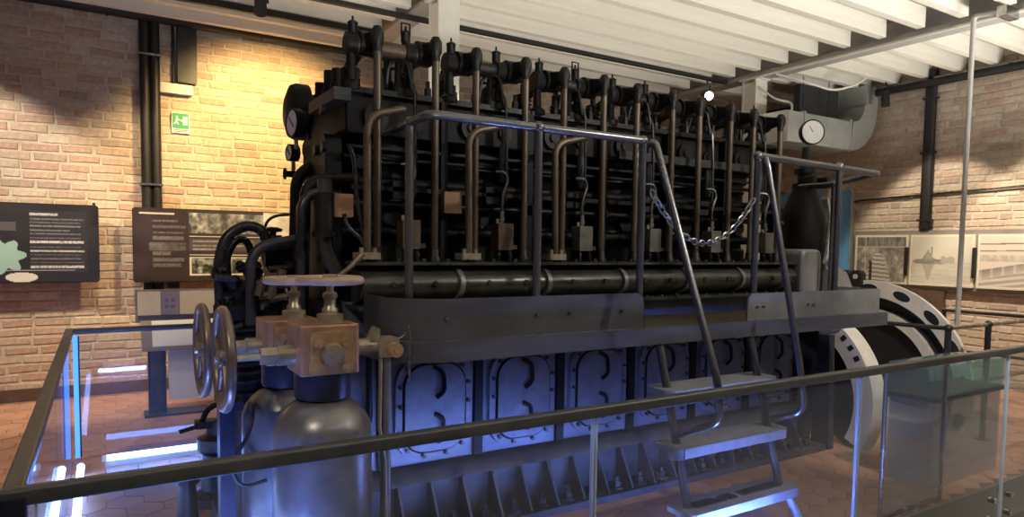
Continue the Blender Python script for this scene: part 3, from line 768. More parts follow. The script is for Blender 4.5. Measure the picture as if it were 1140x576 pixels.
# push rods and rocker gear
for i in range(6):
    r0, r1 = RODX[i]
    zt = 2.7-.016*i
    for k, rx in enumerate((r0, r1)):
        pr = B().cyl((rx, 3.38, 1.53), (rx, 3.38, zt-.02), .021, seg=12).build('push_rod', 'rod', ENG)
        B().lathe([(0, zt+.035), (.02, zt+.03), (.034, zt+.005), (.034, zt-.05), (.024, zt-.07), (.024, zt-.1)][::-1], (rx, 3.38, 0), seg=12).build('rod_end', 'black2', pr)
        B().lathe([(.04, 1.515), (.04, 1.535), (.028, 1.55), (.028, 1.58), (.021, 1.59)], (rx, 3.38, 0), seg=12).build('guide_bush', 'black2', pr)
        ra = B().prism([(3.35, zt-.04), (3.35, zt+.0), (3.45, zt+.02), (3.56, zt+.04), (3.7, zt+.0), (3.86, zt-.06), (3.86, zt-.1), (3.7, zt-.06), (3.56, zt-.08), (3.45, zt-.06)], 0, rx-.026, rx+.026).build('rocker_arm', 'black', ENG, bevel=.008)
        B().cyl((rx-.045, 3.55, zt-.02), (rx+.045, 3.55, zt-.02), .066, seg=16).build('rocker_hub', 'black2', ra)
        B().cyl((rx, 3.83, zt-.12), (rx, 3.83, zt-.02), .016, seg=8).build('adjusting_screw', 'black2', ra)
        # pedestal to the left of each rod
        B().lathe([(.05, 2.43), (.05, 2.46), (.028, 2.48), (.024, zt-.05), (.03, zt-.03)], (rx-.085, 3.55, 0), seg=12).cyl((rx-.115, 3.55, zt-.03), (rx-.06, 3.55, zt-.03), .058, seg=16).build('rocker_pedestal', 'black', ENG)
        o = B().lathe([(.026, zt-.01), (.022, zt+.02), (.026, zt+.03), (.026, zt+.075), (.03, zt+.08), (.018, zt+.09), (.006, zt+.093), (.006, zt+.115), (0, zt+.115)], (rx-.075+k*-.03, 3.55, 0), seg=12).build('oil_cup', 'black', ENG)
        if k == 1 and i in (0, 2):
            B().tube([(rx-.13, 3.55, zt+.07), (rx-.13, 3.55, zt+.13), (rx-.08, 3.55, zt+.13), (rx-.08, 3.55, zt+.07)], .006, 5).build('cup_bail', 'black', o)
    B().cyl((r0-.1, 3.55, zt-.03), (r1+.06, 3.55, zt-.03), .042, seg=14).build('rocker_shaft', 'brown' if i == 0 else 'black2', ENG)
    B().lathe([(.045, 2.43), (.045, 2.47), (.02, 2.5), (.018, zt-.06)], (CX[i]+.02, 3.56, 0), seg=10).build('shaft_support', 'black', ENG)
    B().tube(fillet([(CX[i]-.03, 3.6, 2.5), (CX[i]-.03, 3.56, 2.62), (CX[i]+.05, 3.5, 2.62), (CX[i]+.07, 3.48, 2.45)], .06, 5), .01, 6).build('oil_pipe', 'black2', ENG)
# inverted-J drain pipes in front of the rods
for u0, vt, u1, v1 in ((409, 128, 452, 121), (522, 147, 563, 140), (618, 160, 655, 153)):
    a = aty(u0, 290, 3.3); t = aty(u0, vt, 3.3); e = aty(u1, v1, 3.3)
    q = B().tube(fillet([(a.x, 3.3, 1.54), (t.x, 3.3, t.z), (e.x, 3.32, e.z)], .09, 7), .02, 10).build('vent_pipe', 'rod', ENG)
    B().rbox((a.x-.06, 3.26, 1.53), (a.x+.06, 3.36, 1.565), .01, 2).cyl((a.x+.035, 3.29, 1.565), (a.x+.035, 3.29, 1.59), .012, seg=6).cyl((a.x-.035, 3.29, 1.565), (a.x-.035, 3.29, 1.59), .012, seg=6).build('pipe_foot', 'brass', q)
# rear exhaust manifold and right end
B().cyl((X0+.1, 4.5, 2.28), (4.9, 4.5, 2.28), .16, seg=20).build('exhaust_manifold', 'black', ENG)
B().box((X0+.02, 4.28, 1.52), (4.7, 4.34, 2.3)).build('rear_casing', 'black', ENG)
B().box((4.66, 3.5, .4), (4.95, 4.25, 1.5)).build('end_housing', 'dark', ENG)
B().rbox((4.62, 3.24, 1.26), (4.86, 3.5, 1.62), .05, 1).build('cam_end_box', 'toe2', ENG, bevel=.02)
# left end: housing, elbow pipes, gauges
B().rbox((.98, 3.52, .4), (1.1, 4.28, 1.3), .05, 0).build('end_housing', 'black', ENG)
B().rbox((1.03, 3.6, 1.3), (1.12, 4.05, 2.2), .05, 0).build('end_housing', 'black', ENG)
gl = B(); a = Vector((1.1, 3.5, 2.43)); gl.prism([(3.5, 2.36), (4.0, 2.36), (4.0, 2.425), (3.5, 2.425)], 0, 1.05, 1.14); gl.build('end_flange', 'dark', ENG)
for yy, z in ((3.6, 2.12), (3.75, 2.12), (3.62, 2.32)): B().cyl((1.03, yy, z), (1.01, yy, z), .028, seg=12).build('flange_bolt', 'black2', ENG)
for yy, h in ((3.6, .08), (3.75, .1), (3.93, .07)):
    B().cyl((1.1, yy, 2.42), (1.1, yy, 2.46), .042, seg=14).cyl((1.1, yy, 2.46), (1.1, yy, 2.46+h), .032, seg=12).build('end_stud', 'black', ENG)
# air drum with dished cover
dm = B(); dm.lathe([(0, -.01), (.1, -.005), (.165, .02), (.178, .05), (.178, .12), (.12, .14), (.12, .36), (0, .36)], (1.03, 4.45, 2.45), (1, 0, 0), 28); dm.build('air_drum', 'black', ENG)
def gauge(u, v, y, R, dirv, name='pressure_gauge', depth=.05):
    c = aty(u, v, y); d = Vector(dirv).normalized()
    g = B().lathe([(0, -depth), (R*.95, -depth), (R, -depth*.8), (R, .004), (R*.88, .006), (R*.86, -.004)], c, d, 24).build(name, 'black', ENG)
    B().lathe([(0, 0), (R*.87, 0)], c, d, 24).build('dial', 'gface', g)
    s = d.cross(Vector((0, 0, 1))).normalized()
    B().tube([c+d*.003-s*R*.3-Vector((0, 0, R*.3)), c+d*.003+s*R*.5+Vector((0, 0, R*.5))], .003, 4).build('needle', 'blackpl', g)
    B().cyl(c-d*depth*.5-Vector((0, 0, R)), c-d*depth*.5-Vector((0, 0, R+.06)), .012, seg=8).build('stem', 'brass', g)
    return g
gauge(325, 137, 4.0, .085, (-.98, -.17, 0))
gauge(322, 170, 4.1, .05, (-.98, -.17, 0)); gauge(341, 166, 4.05, .052, (-.98, -.17, 0))
a = aty(325, 194, 4.1)
w = B().cyl(a+Vector((-.04, 0, 0)), a+Vector((.12, 0, 0)), .02, seg=10).build('cock', 'black', ENG)
B().torus(a+Vector((-.04, 0, 0)), (1, 0, 0), .03, .006, 16, 6).cyl(a+Vector((-.04, 0, -.03)), a+Vector((-.04, 0, .03)), .007, seg=6).build('cock_wheel', 'black', w)
def ptube(name, pts, y, r, m, rad=.1, parent=None, seg=10):
    P = []
    for q in pts:
        yy = y if len(q) == 2 else q[2]
        P.append(aty(q[0], q[1], yy))
    return B().tube(fillet(P, rad, 7), r, seg).build(name, m, parent or ENG)
ptube('elbow_pipe', [(402, 181, 3.55), (352, 181), (330, 197), (326, 372)], 3.92, .034, 'black2', .14)
ptube('elbow_pipe', [(400, 198, 3.5), (356, 199), (340, 210), (336, 380)], 3.6, .03, 'black2', .13)
ptube('elbow_pipe', [(374, 218, 3.45), (350, 214), (336, 226), (333, 385)], 3.5, .026, 'pipe', .1)
ptube('thick_pipe', [(362, 200), (361, 262), (364, 285), (376, 304), (378, 318)], 3.46, .04, 'cam', .1)
B().cyl(aty(361, 215, 3.44), aty(361, 262, 3.44), .05, seg=16).cyl(aty(361, 258, 3.44), aty(361, 264, 3.44), .066, seg=16).build('pipe_sleeve', 'black2', ENG)
ptube('thin_pipe', [(388, 160), (394, 175), (398, 230), (406, 262), (412, 275)], 3.32, .012, 'pipe', .1)
ptube('thin_pipe', [(383, 238), (386, 252), (404, 268), (409, 278)], 3.32, .012, 'pipe', .05)
ptube('thin_pipe', [(350, 225), (352, 235), (358, 250), (354, 292)], 3.5, .01, 'pipe', .05)
ptube('thin_pipe', [(372, 312), (390, 298), (404, 283)], 3.2, .014, 'wheel', .02)
ptube('drain_pipe', [(412, 282, 3.3), (411, 293, 3.42), (411, 400), (411, 470)], 3.42, .018, 'black2', .02)
for v in (330, 362): B().cyl(aty(411, v-4, 3.42), aty(411, v+4, 3.42), .0195, seg=12).build('pipe_flange', 'black2', ENG)

# governor and companion on the right end
p = thing('governor', 'tall black governor tower with round white gauge on top', 'governor', (5.33, 3.75, 0))
gc = (5.33, 3.75, 0)
B().lathe([(.0, 1.2), (.18, 1.2), (.18, 1.42), (.2, 1.45), (.2, 1.5), (.19, 1.53), (.21, 1.58), (.21, 1.8), (.19, 1.92), (.13, 2.08), (.1, 2.14), (.1, 2.2), (0, 2.2)], gc, seg=28).build('body', 'black', p)
B().lathe([(.06, 2.2), (.06, 2.28), (.09, 2.29), (.09, 2.33), (.05, 2.34), (.035, 2.42), (.03, 2.52)], gc, seg=18).build('neck', 'black2', p)
for s in (-1, 1): B().rbox((5.36+s*.1-.03, 3.6, 2.16), (5.36+s*.1+.03, 3.7, 2.26), .015, 1).build('valve_block', 'black2', p)
B().rbox((4.96, 3.6, 1.17), (5.5, 3.9, 1.2), .01, 2).build('bracket', 'dark', p)
gq = aty(905, 147, 3.68); gd = Vector((-.45, -.9, 0)).normalized()
g = B().lathe([(0, -.07), (.085, -.07), (.105, -.05), (.11, .0), (.1, .006), (.098, -.004)], gq, gd, 28).build('gauge', 'black', p)
B().lathe([(0, 0), (.099, 0)], gq, gd, 28).build('dial', 'gface', g)
B().tube([gq+gd*.004, gq+gd*.004+Vector((-.03, .015, .05))], .002, 4).build('needle', 'blackpl', g)
B().tube(fillet([(5.3, 3.5, 2.05), (5.28, 3.46, 1.9), (5.24, 3.46, 1.6), (5.2, 3.45, 1.5)], .1), .012).build('lever_rod', 'steel', p)
p = thing('filter_canister', 'grey steel cylinder canister standing right of the black governor', 'canister', (5.62, 3.7, 0))
B().lathe([(0, 1.5), (.1, 1.5), (.1, 1.51), (.115, 1.52), (.115, 1.58), (.1, 1.6), (.1, 2.0), (.12, 2.01), (.12, 2.07), (.05, 2.1), (0, 2.1)], (5.67, 3.75, 0), seg=22).build('body', 'toe2', p)
B().cyl((5.67, 3.75, 2.1), (5.67, 3.75, 2.17), .025, seg=10).build('cap', 'brass', p)
B().prism([(3.5, 0), (3.95, 0), (3.95, 1.4), (3.75, 1.5), (3.6, 1.42), (3.5, 1.2)], 0, 5.55, 5.78).build('pedestal', 'toe2', p)

# ------------------------------------------------------------------ walkway with handrails
YW = 2.75
WK = thing('engine_walkway', 'dark steel walkway with toe plates bolted along the engine', 'walkway', (3.0, 3.0, 0))
def wkpath(xl, xr, y0, y1, r, n=8):
    pts = [(xl, y1), (xl, y0+r)]
    pts += [(xl+r-r*math.cos(t), y0+r-r*math.sin(t)) for t in [PI/2*k/n for k in range(1, n)]]
    pts += [(xl+r, y0), (xr, y0)]
    return pts
def strip(path, z0, z1, th):
    mb = B(); n = len(path); off = []
    for i in range(n):
        a = Vector(path[max(i-1, 0)]); b = Vector(path[min(i+1, n-1)]); t = (b-a).normalized(); off.append(Vector(path[i])+Vector((-t.y, t.x))*th)
    for (ax, ay), o in zip(path, off):
        mb.v += [(ax, ay, z0), (ax, ay, z1), (o.x, o.y, z1), (o.x, o.y, z0)]
    for i in range(n-1):
        for k in range(4):
            k2 = (k+1) % 4; mb.face([i*4+k, (i+1)*4+k, (i+1)*4+k2, i*4+k2])
    mb.face([0, 1, 2, 3]); mb.face([(n-1)*4+k for k in (3, 2, 1, 0)])
    return mb
full = wkpath(1.1, 4.88, YW, 3.4, .26)
dk = B(); pl = [(a, b) for a, b in full]+[(4.88, 3.4)]
dk.prism(pl, 2, 1.135, 1.15); dk.build('deck_plate', 'deck', WK)
strip(wkpath(1.065, 4.89, YW-.035, 3.4, .29), 1.075, 1.16, .014).build('edge_channel', 'toe', WK)
strip(wkpath(1.067, 4.888, YW-.033, 3.4, .29), 1.16, 1.168, .05).build('channel_lip', 'toe', WK)
lt = wkpath(1.115, 2.5, YW+.02, 3.23, .25)
tp = strip(lt, 1.16, 1.36, .01).build('toe_plate', 'toe', WK)
# rounded top corner of the toe plate at the ladder opening
B().prism([(2.5, 1.16), (2.56, 1.16), (2.56, 1.3)]+[(2.5+.06*math.cos(t), 1.3+.06*math.sin(t)) for t in [PI/2*k/6 for k in range(1, 7)]], 1, YW+.02, YW+.03).build('toe_plate', 'toe', WK)
B().prism([(3.42, 1.16), (4.86, 1.16), (4.86, 1.335), (3.46, 1.335), (3.42, 1.3)], 1, YW+.018, YW+.028).build('toe_plate', 'toe2', WK)
B().box((4.86, YW+.02, 1.16), (4.87, 3.2, 1.335)).build('toe_plate', 'toe2', WK)
for x in (1.3, 1.9, 2.5, 3.6, 4.1, 4.7):
    B().prism([(2.78, 1.075), (3.37, 1.075), (3.37, 1.0)], 0, x-.012, x+.012).build('support_bracket', 'dark', WK)
bo = B()
for x in (1.35, 1.85, 2.05, 2.4): bo.cyl((x, YW+.02, 1.27), (x, YW+.008, 1.27), .01, seg=6)
for x in (3.5, 3.56, 4.02, 4.08): bo.cyl((x, YW+.018, 1.25), (x, YW+.006, 1.25), .01, seg=6)
bo.build('bolts', 'steel', WK, kind='stuff')
ZR = 2.195; YPST = YW+.045
def post(x, y=YPST, z=ZR, r=.021, z0=1.15, m='rail'):
    o = B().cyl((x, y, z0), (x, y, z), r, seg=12).build('rail_post', m, WK)
    B().sphere((x, y, z), r*1.45, 10).build('ball_joint', m, o)
    B().cyl((x, y, z0), (x, y, z0+.02), r*1.7, seg=10).build('post_foot', m, o)
for x in (1.86, 2.545): post(x)
ca = atx(456, 126, 1.26); cb = atx(418, 137, 1.26)
post(1.26, ca.y, 2.185)
B().tube(fillet([(1.26, min(cb.y, 3.32), 2.18), (1.26, ca.y, 2.185), (1.27, YPST+.01, ZR), (2.545, YPST, ZR)], .05, 7), .021, 12).build('handrail', 'rail', WK)
for x in (3.5, 4.35): post(x, z=2.19)
B().tube(fillet([(3.5, YPST, 2.19), (4.8, YPST, 2.17)], .1), .024, 12).build('handrail', 'rail', WK)
B().sphere((4.8, YPST, 2.17), .028, 10).build('rail_end', 'rail', WK)
post(4.8, 3.12, 2.12)
B().tube([(4.8, YPST, 2.17), (4.8, 3.12, 2.12), (4.8, 3.42, 2.12)], .02, 10).build('handrail', 'rail', WK)

# ladder
LD = thing('step_ladder', 'grey painted iron step ladder with curved tubular handrails', 'ladder', (3.04, 2.6, 0))
def ly(z): return 2.76-(1.12-z)*.29
for z in (.84, .545, .22, ):
    y = ly(z)
    t = B().prism(rrect(2.58, y-.1, 3.5, y+.1, .05, 4), 2, z-.028, z).build('tread', 'step', LD)
    B().box((2.62, y-.104, z-.055), (3.46, y-.092, z-.002)).build('tread_lip', 'step', t)
    if z < .3:
        for k in (0, 1): B().rbox((2.68+.38*k, y-.04, z), (3.02+.38*k, y+.03, z+.006), .01, 2).build('tread_slot', 'steel', t)
    for x in (2.66, 3.42): B().lathe([(.055, -.06), (.04, -.03), (.05, 0)], (x, y, z-.02), seg=12).build('tread_boss', 'step', t)
for x in (2.66, 3.42):
    B().tube([(x, ly(1.06), 1.06), (x, ly(.545), .545), (x, ly(.2), .2)], .024, 10).build('stringer', 'rail', LD)
    B().cyl((x+.02, ly(.2)-.02, .2), (x+.06, ly(.0)-.06, 0.0), .026, seg=10).build('foot_leg', 'step', LD)
B().tube(fillet([(2.55, YPST-.055, ZR-.02), (2.56, 2.71, 2.17), (2.57, 2.24, .95), (2.57, 2.22, .76), (2.62, 2.56, .6)], .08, 7), .02, 12).build('ladder_handrail', 'rail', LD)
B().tube(fillet([(3.5, YPST-.055, 2.17), (3.5, 2.72, 2.12), (3.5, 2.44, .9), (3.5, 2.4, .66), (3.44, 2.64, .56)], .08, 7), .02, 12).build('ladder_handrail', 'rail', LD)
# safety chains
def chain(name, label, p0, p1, sag, n, r=.017):
    t = thing(name, label, 'chain', tuple(p0))
    p0 = Vector(p0); p1 = Vector(p1); pts = []
    for k in range(n+1):
        s = k/n; q = p0.lerp(p1, s); q.z -= sag*4*s*(1-s); pts.append(q)
    for k in range(n):
        a, b = pts[k], pts[k+1]; c = (a+b)/2; d = (b-a).normalized(); L = (b-a).length*.72
        up = Vector((0, 0, 1)) if abs(d.z) < .8 else Vector((0, 1, 0))
        s1 = d.cross(up).normalized(); s2 = d.cross(s1)
        w = s1 if k % 2 else s2
        ring = [c+d*L*math.cos(2*PI*i/10)+w*r*math.sin(2*PI*i/10) for i in range(10)]
        B().tube(ring, .005, 5, True).build('chain_link', 'chain', t)
    return t
a = aty(727, 225, YPST); c = aty(838, 225, YPST)
chain('safety_chain', 'sagging steel safety chain across the ladder opening', (2.6, YPST-.02, 1.92), (3.45, YPST-.02, 1.92), .28, 26)
a = aty(712, 165, 3.3); c = aty(712, 228, 3.3)
chain('lifting_chain', 'steel chain hanging vertically in front of the push rods', (a.x, 3.3, a.z), (c.x, 3.3, c.z), 0, 11)

# ------------------------------------------------------------------ flywheel and generator
FW = thing('flywheel', 'dark flywheel with pale rim and square barring holes', 'flywheel', (5.15, 3.77, 0))
def arc_profile(prof, o, seg=48, zfloor=0.0):
    """lathe about +x through o, only the part above the floor"""
    R = max(r for r, h in prof); s = (o[2]-zfloor)/R; a = PI/2+math.asin(min(1, s))
    return B().lathe(prof, o, (1, 0, 0), seg, -a, a, ref=(0, 0, 1))
FC = (5.2, 3.77, .36)
def above(prof, o, seg=48):
    return arc_profile(prof, o, seg)
RF = .8
above([(RF-.16, 0), (RF, 0), (RF, .18), (RF-.16, .18), (RF-.16, 0)], FC).build('rim', 'genpale', FW)
above([(.12, .05), (RF-.15, .05), (RF-.15, .12), (.12, .12)], FC).build('web_disc', 'genface', FW)
for k in range(-9, 10):
    t = k*.13; y = FC[1]-math.sin(t)*(RF-.05); z = FC[2]+math.cos(t)*(RF-.05)
    cu = Vector((0, -math.cos(t), -math.sin(t))); rd = Vector((0, -math.sin(t), math.cos(t))); o = Vector((FC[0]-.002, y, z))
    mb = B(); n = 0
    for du, dv in ((-1, -1), (1, -1), (1, 1), (-1, 1)):
        q = o+cu*du*.02+rd*dv*.024; mb.v.append(tuple(q))
    for q in list(mb.v[:4]): mb.v.append((q[0]+.006, q[1], q[2]))
    for f in ((0, 3, 2, 1), (0, 1, 5, 4), (1, 2, 6, 5), (2, 3, 7, 6), (3, 0, 4, 7)): mb.face(list(f))
    mb.build('barring_hole', 'genface', FW, smooth=False)
B().cyl((4.97, 3.77, .36), (5.52, 3.77, .36), .12, seg=20).build('shaft', 'dark', FW)
GN = thing('generator', 'large pale ringed generator with oval holes behind the flywheel', 'generator', (6.6, 3.77, 0))
GC = (6.4, 3.77, .35); RG = .98
def annulus_with_holes():
    pass
above([(RG-.15, 0), (RG, 0), (RG, .04), (RG-.15, .04)], GC, 64).build('ring_plate', 'genpale', GN)
above([(RG-.15, .04), (RG-.17, .04), (RG-.2, .4), (.3, .4)], GC, 64).build('stator_housing', 'genface', GN)
above([(RG-.16, .0), (RG-.16, .12), (RG-.3, .16), (RG-.42, .16)], GC, 64).build('end_bell', 'genface', GN)
above([(.62, .02), (.7, .02), (.7, .2), (.62, .2), (.62, .02)], GC, 64).build('core_ring', 'genpale', GN)
above([(.1, .1), (.61, .1), (.61, .3)], GC, 48).build('rotor', 'genface', GN)
for k in range(-5, 6):
    t = .02+k*.36; y = GC[1]-math.sin(t)*(RG-.075); z = GC[2]+math.cos(t)*(RG-.075)
    if z < .1: continue
    mb = B(); n = 16; cu = Vector((0, -math.cos(t), -math.sin(t))); rd = Vector((0, -math.sin(t), math.cos(t))); o = Vector((GC[0]-.003, y, z))
    for dx in (0, .02):
        for i in range(n): q = o+cu*.085*math.cos(2*PI*i/n)+rd*.04*math.sin(2*PI*i/n); mb.v.append((q.x+dx, q.y, q.z))
    mb.face(list(range(n)))
    for i in range(n): i2 = (i+1) % n; mb.face([i, n+i, n+i2, i2])
    mb.build('vent_hole', 'genface', GN, smooth=False)
B().cyl((5.85, 3.77, .36), (6.5, 3.77, .36), .12, seg=20).build('shaft', 'dark', GN)
a = atx(952, 308, 6.35)
for dy in (0, .13):
    mb = B().prism([(a.y+dy-.055, a.z-.1), (a.y+dy+.055, a.z-.1), (a.y+dy+.055, a.z+.03), (a.y+dy+.03, a.z+.06), (a.y+dy-.03, a.z+.06), (a.y+dy-.055, a.z+.03)], 0, 6.36, 6.44); lg = mb.build('lifting_lug', 'genface', GN)
    B().cyl((6.355, a.y+dy, a.z), (6.35, a.y+dy, a.z), .025, seg=14).build('lug_eye', 'genpale', lg)
b = B(); b.prism(rrect(5.9, 2.95, 7.2, 4.6, .06, 3), 2, 0, .16); b.build('foundation_block', 'genpale', GN, bevel=.01)
B().rbox((4.98, 3.45, 0), (5.12, 4.25, .3), .02, 2).build('bearing_pedestal', 'bed', FW, bevel=.01)
p = thing('bearing_stand', 'small grey bearing support under the walkway end', 'bearing', (4.95, 3.1, 0))
B().cyl((4.99, 3.28, 1.0), (5.12, 3.28, 1.0), .07, seg=16).build('bearing_cap', 'toe2', p)
B().prism([(3.2, 0), (3.36, 0), (3.33, .93), (3.23, .93)], 0, 4.99, 5.06).build('stand_leg', 'dark', p)

# inner tubular railing on the right
p = thing('tubular_railing', 'black tubular safety railing in front of the pale generator', 'railing', (6.3, 2.73, 0))
for x in (5.8, 6.47, 7.6): 
    o = B().cyl((x, 2.73, 0), (x, 2.73, 1.0), .024, seg=12).build('post', 'blackpl', p)
    B().sphere((x, 2.73, 1.0), .034, 10).build('ball_joint', 'blackpl', o)
    B().cyl((x, 2.73, 0), (x, 2.73, .015), .06, seg=14).build('post_foot', 'blackpl', o)
B().tube([(5.8, 2.73, 1.0), (8.1, 2.73, 1.0)], .018, 10).build('top_rail', 'steel', p)
B().tube([(5.8, 2.73, .52), (8.1, 2.73, .52)], .016, 10).build('middle_rail', 'steel', p)
B().tube([(5.8, 2.73, 1.0), (5.72, 3.2, 1.0)], .018, 10).build('top_rail', 'blackpl', p)
p = thing('tubular_railing', 'distant black railing below the photographs on the right', 'railing', (8.3, 3.2, 0))
for y in (3.96, 2.45): B().cyl((8.3, y, 0), (8.3, y, .95), .02, seg=10).build('post', 'blackpl', p)
B().tube([(8.3, 3.98, .95), (8.3, 2.35, .95)], .02, 10).build('top_rail', 'blackpl', p)
B().tube([(8.3, 3.98, .5), (8.3, 2.35, .5)], .018, 10).build('middle_rail', 'blackpl', p)
# small glass-topped display case
p = thing('display_case', 'low pale display case with teal glass hood at railing', 'display case', (5.45, 2.42, 0))
for q in (((4.75, 2.3, 0), (5.7, 2.308, .6)), ((4.75, 2.592, 0), (5.7, 2.6, .6)), ((4.75, 2.308, 0), (4.758, 2.592, .6)), ((5.692, 2.308, 0), (5.7, 2.592, .6))):
    B().box(*q).build('plinth_side', 'frost', p, smooth=False)
B().rbox((4.73, 2.28, .6), (5.72, 2.62, .63), .02, 2).build('base_tray', 'blackpl', p)
for nm, q in (('glass_side', ((4.74, 2.29, .63), (5.71, 2.296, .83))), ('glass_side', ((4.74, 2.604, .63), (5.71, 2.61, .83))), ('glass_side', ((4.74, 2.296, .63), (4.746, 2.604, .83))), ('glass_side', ((5.704, 2.296, .63), (5.71, 2.604, .83))), ('glass_top', ((4.74, 2.29, .83), (5.71, 2.61, .836)))):
    B().box(*q).build(nm, 'teal', p, smooth=False)

# ------------------------------------------------------------------ starting-air bottles with bronze valve heads
def bottle(loc, label, s, off):
    x, y, ztop = loc
    t = thing('air_bottle', label, 'gas bottle', (x, y, 0), 'starting air bottles')
    R = .19*s
    prof = [(0, 0), (R*.9, 0), (R, .03)]+[(R, ztop-.2*s)]+[(R*math.cos(a), ztop-.2*s+.16*s*math.sin(a)) for a in [PI/2*k/10 for k in range(1, 8)]]+[(R*.42, ztop-.02)]
    B().lathe(prof, (x, y, 0), seg=36).build('bottle_body', 'bottle', t)
    B().lathe([(.105*s, ztop-.05*s), (.108*s, ztop-.04*s), (.108*s, ztop+.05*s), (.1*s, ztop+.055*s), (0, ztop+.055*s)], (x, y, 0), seg=28).build('neck_collar', 'collar', t)
    z0 = ztop+.05*s; z1 = z0+.19*s; w = .112*s
    bl = B().rbox((x-w, y-w, z0), (x+w, y+w, z1), .012, 2).build('valve_block', 'bronze', t, bevel=.006)
    f = B().prism(rrect(x-w+.03*s, z0+.005, x+w-.03*s, z1-.025*s, .018*s, 3), 1, y-w-.016*s, y-w+.002).build('front_flange', 'bronze2', t)
    cx, cz = x, (z0+z1)/2-.015*s
    for dx, dz in ((-.05, .045), (.05, .045), (-.05, -.045), (.05, -.045)):
        B().cyl((cx+dx*s, y-w-.014*s, cz+dz*s), (cx+dx*s, y-w-.034*s, cz+dz*s), .017*s, seg=6).build('flange_nut', 'bronze2', f)
    B().cyl((cx, y-w-.014*s, cz), (cx, y-w-.05*s, cz), .045*s, .04*s, 16).cyl((cx, y-w-.05*s, cz), (cx, y-w-.07*s, cz), .02*s, seg=10).build('gland', 'brass', f)
    # top bonnet, spindle and flat tan handwheel
    bn = B().lathe([(.05*s, z1), (.05*s, z1+.03*s), (.03*s, z1+.035*s), (.03*s, z1+.05*s), (.022*s, z1+.06*s), (.022*s, z1+.09*s), (.028*s, z1+.095*s), (.028*s, z1+.11*s), (.014*s, z1+.12*s), (.014*s, z1+.18*s)], (x+.03, y, 0), seg=12).build('bonnet', 'brass', t)
    zw = z1+.163*s
    hw = B().torus((x+.03, y, zw), (0, 0, 1), .115*s, .017*s, 32, 10)
    for k in range(4):
        a = PI/4+PI/2*k; hw.cyl((x+.03, y, zw), (x+.03+.112*s*math.cos(a), y+.112*s*math.sin(a), zw), .011*s, seg=8)
    hw.cyl((x+.03, y, zw-.015*s), (x+.03, y, zw+.022*s), .03*s, seg=12)
    hw.build('top_handwheel', 'tan', t)
    # left spindle with an upright iron handwheel
    zc = z0+.07*s; xw = x-.36*s+off
    sp = B().cyl((x-w, y, zc), (x-w-.06*s, y, zc), .04*s, seg=14).cyl((x-w-.06*s, y, zc), (x-w-.12*s, y, zc), .034*s, seg=6).cyl((x-w-.12*s, y, zc), (xw-.03, y, zc), .014*s, seg=8).build('side_spindle', 'brass', t)
    vw = B().torus((xw, y, zc), (1, 0, 0), .178*s, .018*s, 36, 10)
    for k in range(5):
        a = .3+2*PI*k/5; vw.cyl((xw, y, zc), (xw, y+.175*s*math.cos(a), zc+.175*s*math.sin(a)), .011*s, seg=8)
    vw.cyl((xw-.02, y, zc), (xw+.03, y, zc), .035*s, seg=14); vw.build('side_handwheel', 'wheel', t)
    return t, z0, z1, w
t1, z0, z1, w1 = bottle((.732, 2.6, 1.06), 'front grey air bottle with bronze valve block and handwheels', 1.0, .0)
t2, _, _, _ = bottle((.69, 3.0, 1.04), 'rear grey air bottle half hidden behind the front bottle', 1.0, .02)
# outlet valve of the front bottle, right side
ov = B().cyl((.845, 2.62, z0+.08), (.965, 2.62, z0+.08), .035, seg=14).rbox((.955, 2.58, z0+.035), (1.045, 2.66, z0+.115), .012, 1).build('outlet_valve', 'brass', t1)
B().cyl((1.02, 2.58, z0+.065), (1.02, 2.55, z0+.065), .03, seg=14).cyl((1.02, 2.55, z0+.065), (1.02, 2.54, z0+.065), .013, seg=8).build('outlet_cap', 'bronze2', ov)
B().prism([(.92, z0+.1), (.95, z0+.16), (.965, z0+.15), (.96, z0+.09)], 1, 2.59, 2.65).build('lever', 'brass', ov)
B().tube(fillet([(1.04, 2.6, z0+.1), (1.075, 2.59, z0+.12), (1.08, 2.58, z0+.17), (1.09, 2.58, z0+.13), (1.085, 2.58, z0+.02), (1.1, 2.6, z0-.08)], .02, 4), .006, 6).build('lead_wire', 'steel', ov)
B().cyl((1.0, 2.62, .0), (1.0, 2.62, z0+.03), .022, seg=12).build('outlet_pipe', 'bottle', t1)
B().tube([(.97, 2.6, z0+.03), (.965, 2.6, .85), (.99, 2.6, .7), (1.0, 2.6, .0)], .009, 8).build('thin_pipe', 'brass', t1)
# bottle saddle frame
p = thing('bottle_frame', 'dark blue steel frame holding the air bottles', 'frame', (.5, 2.9, 0))
B().box((.41, 2.98, 0), (.47, 3.06, .93)).build('upright', 'navy', p)
B().box((.42, 2.84, .93), (.48, 3.2, .96)).build('shelf', 'navy', p)
B().tube(fillet([(.52, 2.84, .95), (.5, 2.8, .85), (.42, 2.8, .72), (.46, 2.8, .62), (.56, 2.8, .64)], .06, 5), .008).build('cable', 'blackpl', p)

